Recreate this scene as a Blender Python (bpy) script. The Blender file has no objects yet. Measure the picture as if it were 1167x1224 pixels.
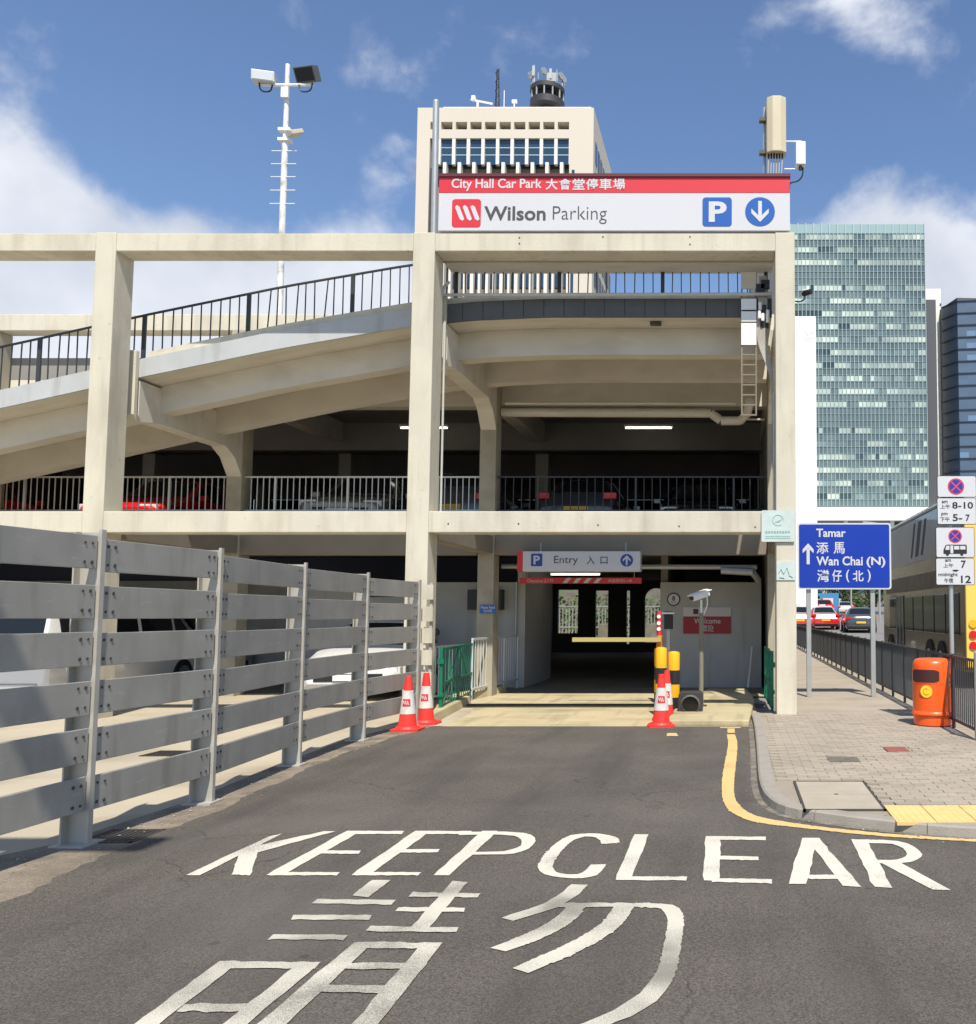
import bpy, math, random
from mathutils import Vector, Matrix
random.seed(11)
S = bpy.context.scene
COL = S.collection

# ------------------------------------------------------------------ camera, world, sun, exposure
FPX, CX, CY, EYE = 1100.0, 876.0, 656.0, 1.6
TH = math.atan(77 / 1100)
cd = bpy.data.cameras.new('camera')
cam = bpy.data.objects.new('camera', cd)
COL.objects.link(cam)
cam.location = (0, 0, EYE)
cam.rotation_euler = (math.pi / 2 + TH, 0, 0)
cd.sensor_fit = 'HORIZONTAL'
cd.sensor_width = 36
cd.lens = 36 * FPX / 1167
cd.shift_x = (583.5 - CX) / 1167
cd.shift_y = (CY - 612) / 1167
cd.clip_start = 0.05
cd.clip_end = 3000
S.camera = cam

def ray(x, y):
    u = (x - CX) / FPX; v = (CY - y) / FPX
    return Vector((u, math.cos(TH) - v * math.sin(TH), math.sin(TH) + v * math.cos(TH)))
def P(x, y, Y):
    d = ray(x, y); t = Y / d.y
    return Vector((d.x * t, Y, EYE + d.z * t))
def G(x, y, z=0.0):
    d = ray(x, y); t = (z - EYE) / d.z
    return Vector((d.x * t, d.y * t, z))

SUN = Vector((0.155, -0.62, 1.0)).normalized()
w = bpy.data.worlds.new("World"); S.world = w; w.use_nodes = True
nt = w.node_tree; N = nt.nodes; Lk = nt.links
N.clear()
def wn(t, **k):
    n = N.new(t)
    for a, b in k.items(): setattr(n, a, b)
    return n
def wm(op, a, b=None, clamp=False):
    n = N.new('ShaderNodeMath'); n.operation = op; n.use_clamp = clamp
    for i, s in enumerate((a, b)):
        if s is None: continue
        if isinstance(s, (int, float)): n.inputs[i].default_value = s
        else: Lk.new(s, n.inputs[i])
    return n.outputs[0]
sky = wn('ShaderNodeTexSky', sky_type='NISHITA', sun_disc=False)
sky.sun_elevation = math.asin(SUN.z); sky.sun_rotation = math.atan2(SUN.x, SUN.y)
sky.altitude = 10; sky.air_density = 1.0; sky.dust_density = 0.3; sky.ozone_density = 1.5
tc = wn('ShaderNodeTexCoord')
D = tc.outputs['Generated']
noise = wn('ShaderNodeTexNoise'); noise.inputs['Scale'].default_value = 4.2
noise.inputs['Detail'].default_value = 9; noise.inputs['Roughness'].default_value = 0.6; noise.inputs['Distortion'].default_value = 0.25
Lk.new(D, noise.inputs['Vector'])
dens = wm('MULTIPLY', wm('SUBTRACT', noise.outputs['Fac'], 0.60), 5.0)
def puff(px, py, rad, amp):
    c = ray(px, py).normalized()
    n = N.new('ShaderNodeVectorMath'); n.operation = 'DOT_PRODUCT'
    Lk.new(D, n.inputs[0]); n.inputs[1].default_value = c
    a = wm('ARCCOSINE', n.outputs['Value'])
    a = wm('SUBTRACT', 1.0, wm('DIVIDE', a, rad), clamp=True)
    return wm('MULTIPLY', a, amp)
for px, py, r, amp in ((60, 370, .165, 3.2), (200, 350, .15, 2.6), (330, 400, .15, 2.2), (480, 400, .12, 1.6), (0, 65, .06, 1.3), (-10, 170, .07, 1.1), (1060, 340, .12, 2.2), (1150, 400, .20, 2.8),
                       (1010, -15, .13, 2.0), (1180, 20, .09, .9), (430, 330, .14, 1.0), (-900, 300, .28, 3), (1900, 250, .3, 3), (-2500, -600, .5, 2.6)):
    dens = wm('ADD', dens, puff(px, py, r, amp))
n2 = wn('ShaderNodeTexNoise'); n2.inputs['Scale'].default_value = 9; n2.inputs['Detail'].default_value = 6
Lk.new(D, n2.inputs['Vector'])
dens = wm('ADD', dens, wm('MULTIPLY', wm('SUBTRACT', n2.outputs['Fac'], .5), 2.6))
cl = wn('ShaderNodeMapRange'); cl.interpolation_type = 'SMOOTHSTEP'
Lk.new(dens, cl.inputs['Value']); cl.inputs['From Min'].default_value = .1; cl.inputs['From Max'].default_value = 1.4
cl.inputs['To Max'].default_value = .93
n3 = wn('ShaderNodeTexNoise'); n3.inputs['Scale'].default_value = 6; n3.inputs['Detail'].default_value = 5
Lk.new(D, n3.inputs['Vector'])
shade = wn('ShaderNodeMapRange'); Lk.new(n3.outputs['Fac'], shade.inputs['Value'])
shade.inputs['From Min'].default_value = .35; shade.inputs['From Max'].default_value = .65
cc = wn('ShaderNodeMix', data_type='RGBA')
Lk.new(shade.outputs[0], cc.inputs['Factor'])
cc.inputs[6].default_value = (4.3, 4.55, 5.1, 1); cc.inputs[7].default_value = (6.2, 6.35, 6.7, 1)
hs = wn('ShaderNodeHueSaturation'); hs.inputs['Saturation'].default_value = 1.08; hs.inputs['Hue'].default_value = .505; hs.inputs['Value'].default_value = 1.2; hs.inputs['Value'].default_value = 1.0; Lk.new(sky.outputs[0], hs.inputs['Color'])
mx = wn('ShaderNodeMix', data_type='RGBA')
Lk.new(cl.outputs[0], mx.inputs['Factor']); Lk.new(hs.outputs[0], mx.inputs[6]); Lk.new(cc.outputs[2], mx.inputs[7])
bg = wn('ShaderNodeBackground'); bg.inputs['Strength'].default_value = 0.12
wo = wn('ShaderNodeOutputWorld')
Lk.new(mx.outputs[2], bg.inputs['Color']); Lk.new(bg.outputs[0], wo.inputs['Surface'])

sl = bpy.data.lights.new('sun', 'SUN'); sl.energy = 4.6; sl.angle = math.radians(0.53); sl.color = (1.0, .94, .84)
so = bpy.data.objects.new('sun', sl); COL.objects.link(so)
so.rotation_euler = SUN.to_track_quat('Z', 'Y').to_euler(); so.location = (5, -10, 30)
vs = S.view_settings
S.display_settings.display_device = 'sRGB'
vs.view_transform = 'Standard'; vs.look = 'None'; vs.exposure = 0.42; vs.gamma = 1; vs.use_curve_mapping = False
S.cycles.max_bounces = 8; S.cycles.diffuse_bounces = 4

# ------------------------------------------------------------------ materials
def mat(name, c, rough=.7, metal=0., var=.0, vscale=3., stain=0., sscale=1.2, fine=0., fscale=180., bump=0., bscale=60., stretch=(1, 1, 1),
        dirt=(.12, .10, .08), speck=0., coat=0., spec=.5, emit=None, coords='w'):
    m = bpy.data.materials.new(name); m.use_nodes = True
    t = m.node_tree; n = t.nodes; l = t.links
    b = n['Principled BSDF']
    b.inputs['Base Color'].default_value = (*c, 1); b.inputs['Roughness'].default_value = rough
    b.inputs['Metallic'].default_value = metal; b.inputs['Coat Weight'].default_value = coat
    b.inputs['Specular IOR Level'].default_value = spec
    if emit:
        b.inputs['Emission Color'].default_value = (*emit[:3], 1); b.inputs['Emission Strength'].default_value = emit[3]
    if coords == 'w':
        g = n.new('ShaderNodeNewGeometry'); vec = g.outputs['Position']
    else:
        g = n.new('ShaderNodeTexCoord'); vec = g.outputs['Object']
    def nz(scale, detail=4, st=None):
        q = n.new('ShaderNodeTexNoise'); q.inputs['Scale'].default_value = scale; q.inputs['Detail'].default_value = detail
        if st:
            mp = n.new('ShaderNodeMapping'); mp.inputs['Scale'].default_value = st
            l.new(vec, mp.inputs['Vector']); l.new(mp.outputs[0], q.inputs['Vector'])
        else: l.new(vec, q.inputs['Vector'])
        return q.outputs['Fac']
    def rng(s, a, bb, lo, hi):
        q = n.new('ShaderNodeMapRange'); l.new(s, q.inputs['Value'])
        for k, vv in zip(('From Min', 'From Max', 'To Min', 'To Max'), (a, bb, lo, hi)): q.inputs[k].default_value = vv
        return q.outputs[0]
    cur = None
    def base():
        if cur is None:
            r = n.new('ShaderNodeRGB'); r.outputs[0].default_value = (*c, 1); return r.outputs[0]
        return cur
    if var:
        h = n.new('ShaderNodeHueSaturation'); l.new(base(), h.inputs['Color'])
        l.new(rng(nz(vscale, 6), .3, .7, 1 - var, 1 + var), h.inputs['Value']); cur = h.outputs[0]
    if fine:
        h = n.new('ShaderNodeHueSaturation'); l.new(base(), h.inputs['Color'])
        l.new(rng(nz(fscale, 2), .35, .65, 1 - fine, 1 + fine), h.inputs['Value']); cur = h.outputs[0]
    if speck:
        x = n.new('ShaderNodeMix'); x.data_type = 'RGBA'
        l.new(rng(nz(230, 2), .62, .70, 0, speck), x.inputs['Factor'])
        l.new(base(), x.inputs[6]); x.inputs[7].default_value = (.30, .28, .24, 1); cur = x.outputs[2]
    if stain:
        x = n.new('ShaderNodeMix'); x.data_type = 'RGBA'
        l.new(rng(nz(sscale, 8, stretch), .5, .78, 0, stain), x.inputs['Factor'])
        l.new(base(), x.inputs[6]); x.inputs[7].default_value = (*dirt, 1); cur = x.outputs[2]
    if cur is not None: l.new(cur, b.inputs['Base Color'])
    if bump:
        q = n.new('ShaderNodeBump'); q.inputs['Strength'].default_value = bump; q.inputs['Distance'].default_value = .01
        l.new(nz(bscale, 5), q.inputs['Height']); l.new(q.outputs[0], b.inputs['Normal'])
    return m

M = {}
M['cream'] = mat('cream_concrete', (.565, .525, .415), .85, var=.07, vscale=1.2, stain=.45, sscale=2.2, stretch=(1.2, 1.2, .35), dirt=(.30, .25, .18), bump=.25, bscale=25)
M['beamdark'] = mat('shaded_beam_paint', (.235, .20, .15), .9, var=.08, vscale=1.5, stain=.4, sscale=1.3, dirt=(.16, .13, .10), bump=.2, bscale=20)  # beam concrete darkened so that its colour carries the shade
M['rearcol'] = mat('shaded_rear_column', (.36, .325, .245), .85, var=.08, vscale=1.5, stain=.4, sscale=2)  # rear column cream, darkened to stand in for the shade on it
M['soffit'] = mat('soffit_concrete', (.60, .555, .47), .9, var=.05, vscale=1.5, stain=.25, sscale=1.3, stretch=(.4, 1.5, 1), dirt=(.28, .24, .19), bump=.2, bscale=20)
M['fascia'] = mat('fascia_paint', (.43, .445, .445), .7, var=.05, vscale=2, stain=.4, sscale=3, dirt=(.35, .36, .35))
M['wallgrey'] = mat('grey_wall_paint', (.43, .425, .41), .75, var=.05, vscale=1.2, stain=.3, sscale=1.5, dirt=(.3, .28, .25))
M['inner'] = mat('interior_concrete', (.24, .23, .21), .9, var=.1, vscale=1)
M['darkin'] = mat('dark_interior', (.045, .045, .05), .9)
M['navy'] = mat('navy_panel', (.03, .04, .085), .6)
M['asphalt'] = mat('asphalt', (.088, .076, .062), .88, var=.20, vscale=.9, fine=.45, fscale=110, speck=.6, stain=.35, sscale=.7, dirt=(.11, .10, .085), bump=.7, bscale=160)
M['street'] = mat('street_asphalt', (.19, .18, .165), .9, var=.1, vscale=.5, fine=.2, fscale=60)
M['forecourt'] = mat('forecourt_concrete', (.42, .365, .27), .85, var=.08, vscale=.8, fine=.08, fscale=120, stain=.6, sscale=.9, dirt=(.22, .17, .11), bump=.2)
M['strip'] = mat('stained_concrete', (.19, .155, .115), .9, var=.40, vscale=3.5, fine=.3, fscale=120, stain=.7, sscale=2.3, dirt=(.085, .075, .06), bump=.5, bscale=70)
M['apron'] = mat('apron_concrete', (.46, .39, .23), .8, var=.08, vscale=1.2, fine=.08, fscale=100, stain=.7, sscale=1.6, stretch=(.5, 1, 1), dirt=(.20, .16, .10), bump=.15)
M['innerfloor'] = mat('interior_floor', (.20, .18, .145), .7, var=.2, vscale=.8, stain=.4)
M['paver'] = mat('paver', (.345, .295, .228), .9, var=.10, vscale=1.3, fine=.15, fscale=150, stain=.5, sscale=.8, dirt=(.19, .165, .13), bump=.4, bscale=120)
M['paver2'] = mat('paver_dark', (.30, .258, .20), .9, var=.10, vscale=1.3, fine=.15, fscale=150, stain=.4, sscale=.8, dirt=(.19, .165, .13), bump=.4, bscale=120)
M['joint'] = mat('paver_joint', (.14, .12, .095), .95, var=.2, vscale=5)
M['kerb'] = mat('kerb_stone', (.30, .272, .228), .85, var=.12, vscale=3, stain=.6, sscale=3, dirt=(.14, .12, .10), bump=.4, bscale=60)
M['tactile'] = mat('yellow_tile', (.62, .45, .18), .8, var=.06, vscale=4, stain=.3, sscale=3, dirt=(.4, .3, .15))
def paint(name, c, under, wear=.5, ws=26, lo=1.05, hi=1.3):
    m = mat(name, c, .8, bump=.3, bscale=120)
    t = m.node_tree; n = t.nodes; l = t.links; b = n['Principled BSDF']
    g = n.new('ShaderNodeNewGeometry')
    a = n.new('ShaderNodeTexNoise'); a.inputs['Scale'].default_value = ws * 4; a.inputs['Detail'].default_value = 5; l.new(g.outputs['Position'], a.inputs['Vector'])
    c2 = n.new('ShaderNodeTexNoise'); c2.inputs['Scale'].default_value = 1.6; c2.inputs['Detail'].default_value = 4; l.new(g.outputs['Position'], c2.inputs['Vector'])
    ad = n.new('ShaderNodeMath'); ad.operation = 'ADD'; l.new(a.outputs[0], ad.inputs[0]); l.new(c2.outputs[0], ad.inputs[1])
    r = n.new('ShaderNodeMapRange'); l.new(ad.outputs[0], r.inputs['Value'])
    r.inputs['From Min'].default_value = lo; r.inputs['From Max'].default_value = hi; r.inputs['To Max'].default_value = wear
    x = n.new('ShaderNodeMix'); x.data_type = 'RGBA'; l.new(r.outputs[0], x.inputs['Factor'])
    x.inputs[6].default_value = (*c, 1); x.inputs[7].default_value = (*under, 1); l.new(x.outputs[2], b.inputs['Base Color'])
    return m
M['mark2'] = None
M['mark'] = paint('white_road_paint', (.58, .55, .46), (.12, .11, .095), .75)
M['mark2'] = paint('worn_road_paint', (.55, .525, .43), (.13, .12, .10), .85, 60, .90, 1.16)
M['ymark'] = paint('yellow_road_paint', (.62, .43, .17), (.14, .12, .08), .5)
M['fboard'] = mat('fence_board_paint', (.32, .305, .27), .6, var=.10, vscale=2.2, fine=.05, stain=.35, sscale=5, stretch=(1, 1, .35), dirt=(.17, .165, .155), metal=.15)
M['fpost'] = mat('fence_post_paint', (.42, .395, .345), .5, var=.06, vscale=3, stain=.35, sscale=6, dirt=(.2, .19, .17), metal=.15)
M['fasciashade'] = mat('shaded_panels', (.085, .085, .082), .6, var=.1, vscale=3)  # right-bay fascia panels, with the roof beam's shade mixed into the grey
M['rust'] = mat('bolt_steel', (.09, .08, .07), .6, metal=.5)
M['railgrey'] = mat('rail_grey', (.60, .61, .60), .5, metal=.2)
M['raildark'] = mat('rail_dark', (.035, .037, .04), .5)
M['steel'] = mat('galvanised', (.42, .43, .42), .45, metal=.5, var=.06, vscale=4)
M['white'] = mat('white_paint', (.78, .78, .76), .4, var=.02)
M['whiteplastic'] = mat('sign_white', (.57, .57, .58), .35, var=.015, vscale=.7)
M['lamp_beige'] = mat('antenna_beige', (.56, .49, .34), .5, var=.04)
M['red'] = mat('sign_red', (.60, .028, .038), .4)
M['dkred'] = mat('dark_red', (.10, .012, .015), .5)
M['blue'] = mat('sign_blue', (.015, .10, .38), .35)
M['roadblue'] = mat('road_sign_blue', (.002, .032, .34), .35, var=.03)
M['navyblue'] = mat('circle_blue', (.02, .06, .30), .4)
M['black'] = mat('black', (.015, .015, .016), .5)
M['text_grey'] = mat('text_grey', (.06, .06, .06), .5)
M['green'] = mat('green_paint', (.006, .16, .085), .4, var=.08, vscale=4)
M['orange'] = mat('bin_orange', (.86, .105, .008), .32, var=.04, vscale=3, coat=.2)
M['bindark'] = mat('bin_slot', (.05, .012, .012), .6)
M['coneorange'] = mat('cone_red', (.80, .035, .025), .5, var=.06, vscale=6)
M['conewhite'] = mat('cone_white', (.62, .60, .55), .6, var=.08, vscale=8, stain=.3, sscale=8)
M['byellow'] = mat('bollard_yellow', (.85, .42, .01), .4, var=.05)
M['bblack'] = mat('bollard_black', (.02, .02, .022), .4)
M['rubber'] = mat('rubber', (.02, .02, .02), .8)
M['carglass'] = mat('car_glass', (.012, .015, .018), .06, spec=.4)
M['chrome'] = mat('alloy', (.5, .5, .5), .3, metal=.9)
M['lens'] = mat('lamp_lens', (.65, .66, .68), .1, spec=.8)
M['tail'] = mat('tail_lens', (.55, .01, .012), .15, emit=(1, .03, .02, .02))
M['plate_y'] = mat('yellow_plate', (.80, .48, .02), .5)
M['plate_w'] = mat('white_plate', (.75, .75, .75), .5)
M['carwhite'] = mat('car_white', (.78, .78, .76), .25, coat=.6)
M['carsilver'] = mat('car_silver', (.42, .42, .40), .3, coat=.5)
M['carred'] = mat('car_red', (.62, .01, .012), .25, coat=.6)
M['carblack'] = mat('car_black', (.015, .016, .018), .15, coat=.8)
M['cargrey'] = mat('car_grey', (.05, .055, .065), .2, coat=.8)
M['tube'] = mat('lit_tube', (.9, .9, .85), .5, emit=(1, .93, .78, 3.5))
M['pipe'] = mat('pale_pipe', (.50, .50, .46), .5, var=.08, vscale=4)
M['cable'] = mat('cable_pale', (.45, .42, .36), .6)
M['bark'] = mat('bark', (.10, .075, .05), .9, var=.2, vscale=6)
M['leaf'] = mat('leaf', (.055, .10, .025), .6, var=.35, vscale=1.2)
M['stone'] = mat('rubble_stone', (.17, .155, .125), .9, var=.25, vscale=3, fine=.1)
M['towercream'] = mat('tower_cream', (.62, .555, .465), .8, var=.03, vscale=.05)
M['towerfin'] = mat('tower_fin', (.72, .68, .62), .7)
M['towerbrown'] = mat('tower_spandrel', (.20, .17, .14), .8)
M['towerglass'] = mat('tower_glass', (.02, .055, .10), .12, spec=.9, var=.3, vscale=.25)
M['podium'] = mat('podium_white', (.80, .80, .74), .7, var=.02, vscale=.1)
M['dkslab'] = mat('dark_slab', (.075, .08, .09), .6)
M['mullion'] = mat('mullion', (.40, .47, .46), .4, metal=.3)
M['busbody'] = mat('bus_champagne', (.24, .175, .075), .25, metal=.5, coat=.5, var=.06, vscale=2)
M['buswhite'] = mat('bus_upper_ad', (.17, .20, .26), .3, coat=.5, var=.1, vscale=1)
M['busyellow'] = mat('bus_yellow', (.80, .55, .10), .35, coat=.4)
M['drum'] = mat('drum_dark', (.035, .035, .04), .6)
M['stickers'] = mat('sticker_pale', (.50, .58, .55), .5, var=.06, vscale=8)
M['ink'] = mat('pale_green_ink', (.22, .38, .34), .6)
M['gantry'] = mat('gantry_blue', (.05, .22, .42), .5)
M['orangepl'] = mat('barrier_orange', (.62, .20, .01), .45)

def glass_panes(name, base, bright, dark, fr=.12):
    m = bpy.data.materials.new(name); m.use_nodes = True
    n = m.node_tree.nodes; l = m.node_tree.links; b = n['Principled BSDF']
    a = n.new('ShaderNodeAttribute'); a.attribute_name = 'blind'
    cr = n.new('ShaderNodeValToRGB'); l.new(a.outputs['Fac'], cr.inputs[0])
    e = cr.color_ramp.elements
    e[0].color = (*dark, 1); e[0].position = 0
    e[1].color = (*bright, 1); e[1].position = 1
    k = e.new(.35); k.color = (*base, 1)
    k = e.new(.62); k.color = (base[0] * 1.9, base[1] * 1.9, base[2] * 1.9, 1)
    l.new(cr.outputs[0], b.inputs['Base Color']); b.inputs['Roughness'].default_value = fr
    b.inputs['Specular IOR Level'].default_value = .7
    return m
def add_layer(m, scale, st, a, b, color, amt, detail=6, kind='noise'):
    n = m.node_tree.nodes; l = m.node_tree.links; bs = n['Principled BSDF']
    g = n.new('ShaderNodeNewGeometry'); mp = n.new('ShaderNodeMapping'); mp.inputs['Scale'].default_value = st; l.new(g.outputs['Position'], mp.inputs['Vector'])
    if kind == 'noise':
        q = n.new('ShaderNodeTexNoise'); q.inputs['Scale'].default_value = scale; q.inputs['Detail'].default_value = detail; l.new(mp.outputs[0], q.inputs['Vector']); f = q.outputs['Fac']
    else:
        w_ = n.new('ShaderNodeTexNoise'); w_.inputs['Scale'].default_value = 3; w_.inputs['Detail'].default_value = 5; l.new(mp.outputs[0], w_.inputs['Vector'])
        ad = n.new('ShaderNodeMix'); ad.data_type = 'RGBA'; ad.blend_type = 'ADD'; ad.inputs['Factor'].default_value = .45; l.new(mp.outputs[0], ad.inputs[6]); l.new(w_.outputs['Color'], ad.inputs[7])
        q = n.new('ShaderNodeTexVoronoi'); q.feature = 'DISTANCE_TO_EDGE' if kind == 'crack' else 'F1'; q.inputs['Scale'].default_value = scale; l.new(ad.outputs[2] if kind == 'crack' else mp.outputs[0], q.inputs['Vector']); f = q.outputs['Distance']
    r = n.new('ShaderNodeMapRange'); l.new(f, r.inputs['Value']); r.inputs['From Min'].default_value = a; r.inputs['From Max'].default_value = b; r.inputs['To Max'].default_value = amt
    f = r.outputs[0]
    if kind == 'crack':
        z = n.new('ShaderNodeTexNoise'); z.inputs['Scale'].default_value = .45; l.new(g.outputs['Position'], z.inputs['Vector'])
        zr = n.new('ShaderNodeMapRange'); l.new(z.outputs['Fac'], zr.inputs['Value']); zr.inputs['From Min'].default_value = .5; zr.inputs['From Max'].default_value = .62
        mu = n.new('ShaderNodeMath'); mu.operation = 'MULTIPLY'; l.new(f, mu.inputs[0]); l.new(zr.outputs[0], mu.inputs[1]); f = mu.outputs[0]
    x = n.new('ShaderNodeMix'); x.data_type = 'RGBA'; l.new(f, x.inputs['Factor'])
    src = bs.inputs['Base Color']
    if src.is_linked: l.new(src.links[0].from_socket, x.inputs[6])
    else: x.inputs[6].default_value = src.default_value[:]
    x.inputs[7].default_value = (*color, 1); l.new(x.outputs[2], bs.inputs['Base Color'])
add_layer(M['asphalt'], 1.1, (1.6, .16, 1), .50, .72, (.042, .038, .034), .65)
add_layer(M['asphalt'], .5, (1, 1, 1), .52, .70, (.125, .115, .10), .5)
add_layer(M['asphalt'], .55, (1, 1, 1), .006, .0, (.02, .018, .016), .8, kind='crack')
add_layer(M['asphalt'], 1.7, (1, 1, 1), .055, .03, (.03, .027, .025), .55, kind='spot')
add_layer(M['cream'], 5, (1.6, 1.6, .10), .53, .75, (.30, .27, .21), .34)
add_layer(M['cream'], 7, (1, 1, 1), .66, .72, (.36, .33, .27), .5)
add_layer(M['soffit'], 2.5, (.5, 2, 1), .52, .75, (.33, .29, .23), .35)
add_layer(M['fascia'], 4, (1.2, 1, .15), .52, .75, (.26, .26, .24), .6)
add_layer(M['fboard'], 6, (1, .8, .12), .58, .74, (.15, .135, .11), .4)
add_layer(M['fboard'], 9, (.3, .5, 2), .62, .68, (.40, .40, .38), .35)
add_layer(M['paver'], 5, (1, 1, 1), .085, .05, (.12, .105, .085), .7, kind='spot')
add_layer(M['paver2'], 5, (1, 1, 1), .085, .05, (.12, .105, .085), .7, kind='spot')
add_layer(M['apron'], 3, (1.5, .2, 1), .52, .72, (.20, .165, .105), .55)
add_layer(M['forecourt'], .5, (1, 1, 1), .006, .0, (.14, .11, .08), .7, kind='crack')
add_layer(M['wallgrey'], 4, (1.2, 1.2, .12), .55, .78, (.20, .19, .17), .5)
add_layer(M['orange'], 9, (1, 1, .5), .58, .72, (.55, .09, .02), .35)
add_layer(M['conewhite'], 14, (1, 1, 1), .55, .72, (.35, .32, .28), .5)
add_layer(M['coneorange'], 14, (1, 1, 1), .55, .72, (.42, .05, .04), .5)
add_layer(M['tactile'], 6, (1, 1, 1), .55, .75, (.38, .30, .16), .5)
M['greenglass'] = glass_panes('green_tower_glass', (.135, .185, .180), (.70, .78, .66), (.02, .045, .045))
add_layer(M['greenglass'], .035, (1, 1, 1.6), .42, .62, (.045, .085, .10), .55)  # large bluish patches paint uneven reflections into the glass
add_layer(M['greenglass'], .3, (1, 1, .1), .5, .7, (.20, .28, .27), .45)
M['busglass'] = mat('bus_glass', (.012, .013, .014), .12, spec=.25)
M['blueglass'] = glass_panes('blue_tower_glass', (.065, .11, .175), (.13, .20, .28), (.035, .06, .10), .45)

# ------------------------------------------------------------------ builders
WL = {}
class MB:
    def __init__(s): s.v = []; s.f = []; s.mi = []
    def add(s, vs, fs, m=0):
        o = len(s.v); s.v += [Vector(x) for x in vs]; s.f += [[i + o for i in q] for q in fs]; s.mi += [m] * len(fs); return s
    def box(s, x0, x1, y0, y1, z0, z1, m=0):
        vs = [(x, y, z) for z in (z0, z1) for y in (y0, y1) for x in (x0, x1)]
        return s.add(vs, [(0, 2, 3, 1), (4, 5, 7, 6), (0, 1, 5, 4), (2, 6, 7, 3), (0, 4, 6, 2), (1, 3, 7, 5)], m)
    def obox(s, c, ax, ay, az, m=0):
        c, ax, ay, az = map(Vector, (c, ax, ay, az))
        vs = [c + ax * i + ay * j + az * k for k in (-1, 1) for j in (-1, 1) for i in (-1, 1)]
        return s.add(vs, [(0, 2, 3, 1), (4, 5, 7, 6), (0, 1, 5, 4), (2, 6, 7, 3), (0, 4, 6, 2), (1, 3, 7, 5)], m)
    def bar(s, a, b, wx, wz, m=0, up=(0, 0, 1)):
        a, b = Vector(a), Vector(b); d = (b - a); L = d.length; d.normalize(); up = Vector(up)
        if abs(d.dot(up)) > .97: up = Vector((0, 1, 0))
        sd = d.cross(up).normalized(); u2 = sd.cross(d).normalized()
        return s.obox((a + b) / 2, sd * wx / 2, d * L / 2, u2 * wz / 2, m)
    def poly(s, pts, m=0): return s.add(pts, [list(range(len(pts)))], m)
    def prism(s, pts, ext, m=0):
        pts = [Vector(p) for p in pts]; e = Vector(ext); n = len(pts)
        fs = [list(range(n))[::-1], list(range(n, 2 * n))] + [(i, (i + 1) % n, n + (i + 1) % n, n + i) for i in range(n)]
        return s.add(pts + [p + e for p in pts], fs, m)
    def cyl(s, a, b, r, r2=None, n=12, m=0, caps=True):
        a, b = Vector(a), Vector(b); r2 = r if r2 is None else r2
        d = (b - a).normalized(); h = Vector((1, 0, 0)) if abs(d.x) < .9 else Vector((0, 1, 0))
        u = d.cross(h).normalized(); v = d.cross(u)
        vs = []
        for c, rr in ((a, r), (b, r2)):
            for i in range(n):
                t = 2 * math.pi * i / n; vs.append(c + (u * math.cos(t) + v * math.sin(t)) * rr)
        fs = [(i, i + n, (i + 1) % n + n, (i + 1) % n) for i in range(n)]
        if caps: fs += [list(range(n)), list(range(2 * n - 1, n - 1, -1))]
        return s.add(vs, fs, m)
    def tube(s, pts, r, n=8, m=0):
        for a, b in zip(pts[:-1], pts[1:]):
            if (Vector(b) - Vector(a)).length > 1e-5: s.cyl(a, b, r, n=n, m=m)
        return s
    def lathe(s, c, prof, n=24, m=0):
        c = Vector(c); vs = []
        for r, z in prof:
            for i in range(n):
                t = 2 * math.pi * i / n; vs.append(c + Vector((r * math.cos(t), r * math.sin(t), z)))
        fs = []
        for k in range(len(prof) - 1):
            fs += [(k * n + i, k * n + (i + 1) % n, (k + 1) * n + (i + 1) % n, (k + 1) * n + i) for i in range(n)]
        fs += [list(range(n))[::-1], [(len(prof) - 1) * n + i for i in range(n)]]
        return s.add(vs, fs, m)
    def disc(s, c, r, depth=.01, n=28, m=0, ax=(0, -1, 0)):
        c = Vector(c); ax = Vector(ax)
        return s.cyl(c, c + ax * depth, r, n=n, m=m)
    def build(s, name, mats, parent=None, bevel=0, smooth=False, keep=None):
        if not isinstance(mats, (list, tuple)): mats = [mats]
        mats = [M[q] if isinstance(q, str) else q for q in mats]
        lo = Vector([min(v[i] for v in s.v) for i in range(3)]); hi = Vector([max(v[i] for v in s.v) for i in range(3)])
        o = Vector(((lo.x + hi.x) / 2, (lo.y + hi.y) / 2, lo.z)) if keep is None else Vector(keep)
        me = bpy.data.meshes.new(name); me.from_pydata([tuple(v - o) for v in s.v], [], s.f)
        for q in mats: me.materials.append(q)
        me.polygons.foreach_set('material_index', s.mi)
        if smooth:
            me.polygons.foreach_set('use_smooth', [True] * len(s.f)); me.set_sharp_from_angle(angle=math.radians(38))
        me.update()
        ob = bpy.data.objects.new(name, me); COL.objects.link(ob)
        if bevel:
            b = ob.modifiers.new('bevel', 'BEVEL'); b.width = bevel; b.segments = 2; b.limit_method = 'ANGLE'; b.harden_normals = False
        place(ob, o, parent)
        return ob
def place(ob, o, parent):
    WL[ob.name] = Vector(o)
    if parent is not None:
        ob.parent = parent; ob.location = Vector(o) - WL[parent.name]
    else: ob.location = o
def tag(o, label=None, cat=None, group=None, kind=None):
    if label: o['label'] = label
    if cat: o['category'] = cat
    if group: o['group'] = group
    if kind: o['kind'] = kind
    return o
def thing(name, loc, label, cat, group=None):
    o = bpy.data.objects.new(name, None); o.empty_display_size = .2; COL.objects.link(o); o.location = loc; WL[o.name] = Vector(loc)
    return tag(o, label, cat, group)
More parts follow.
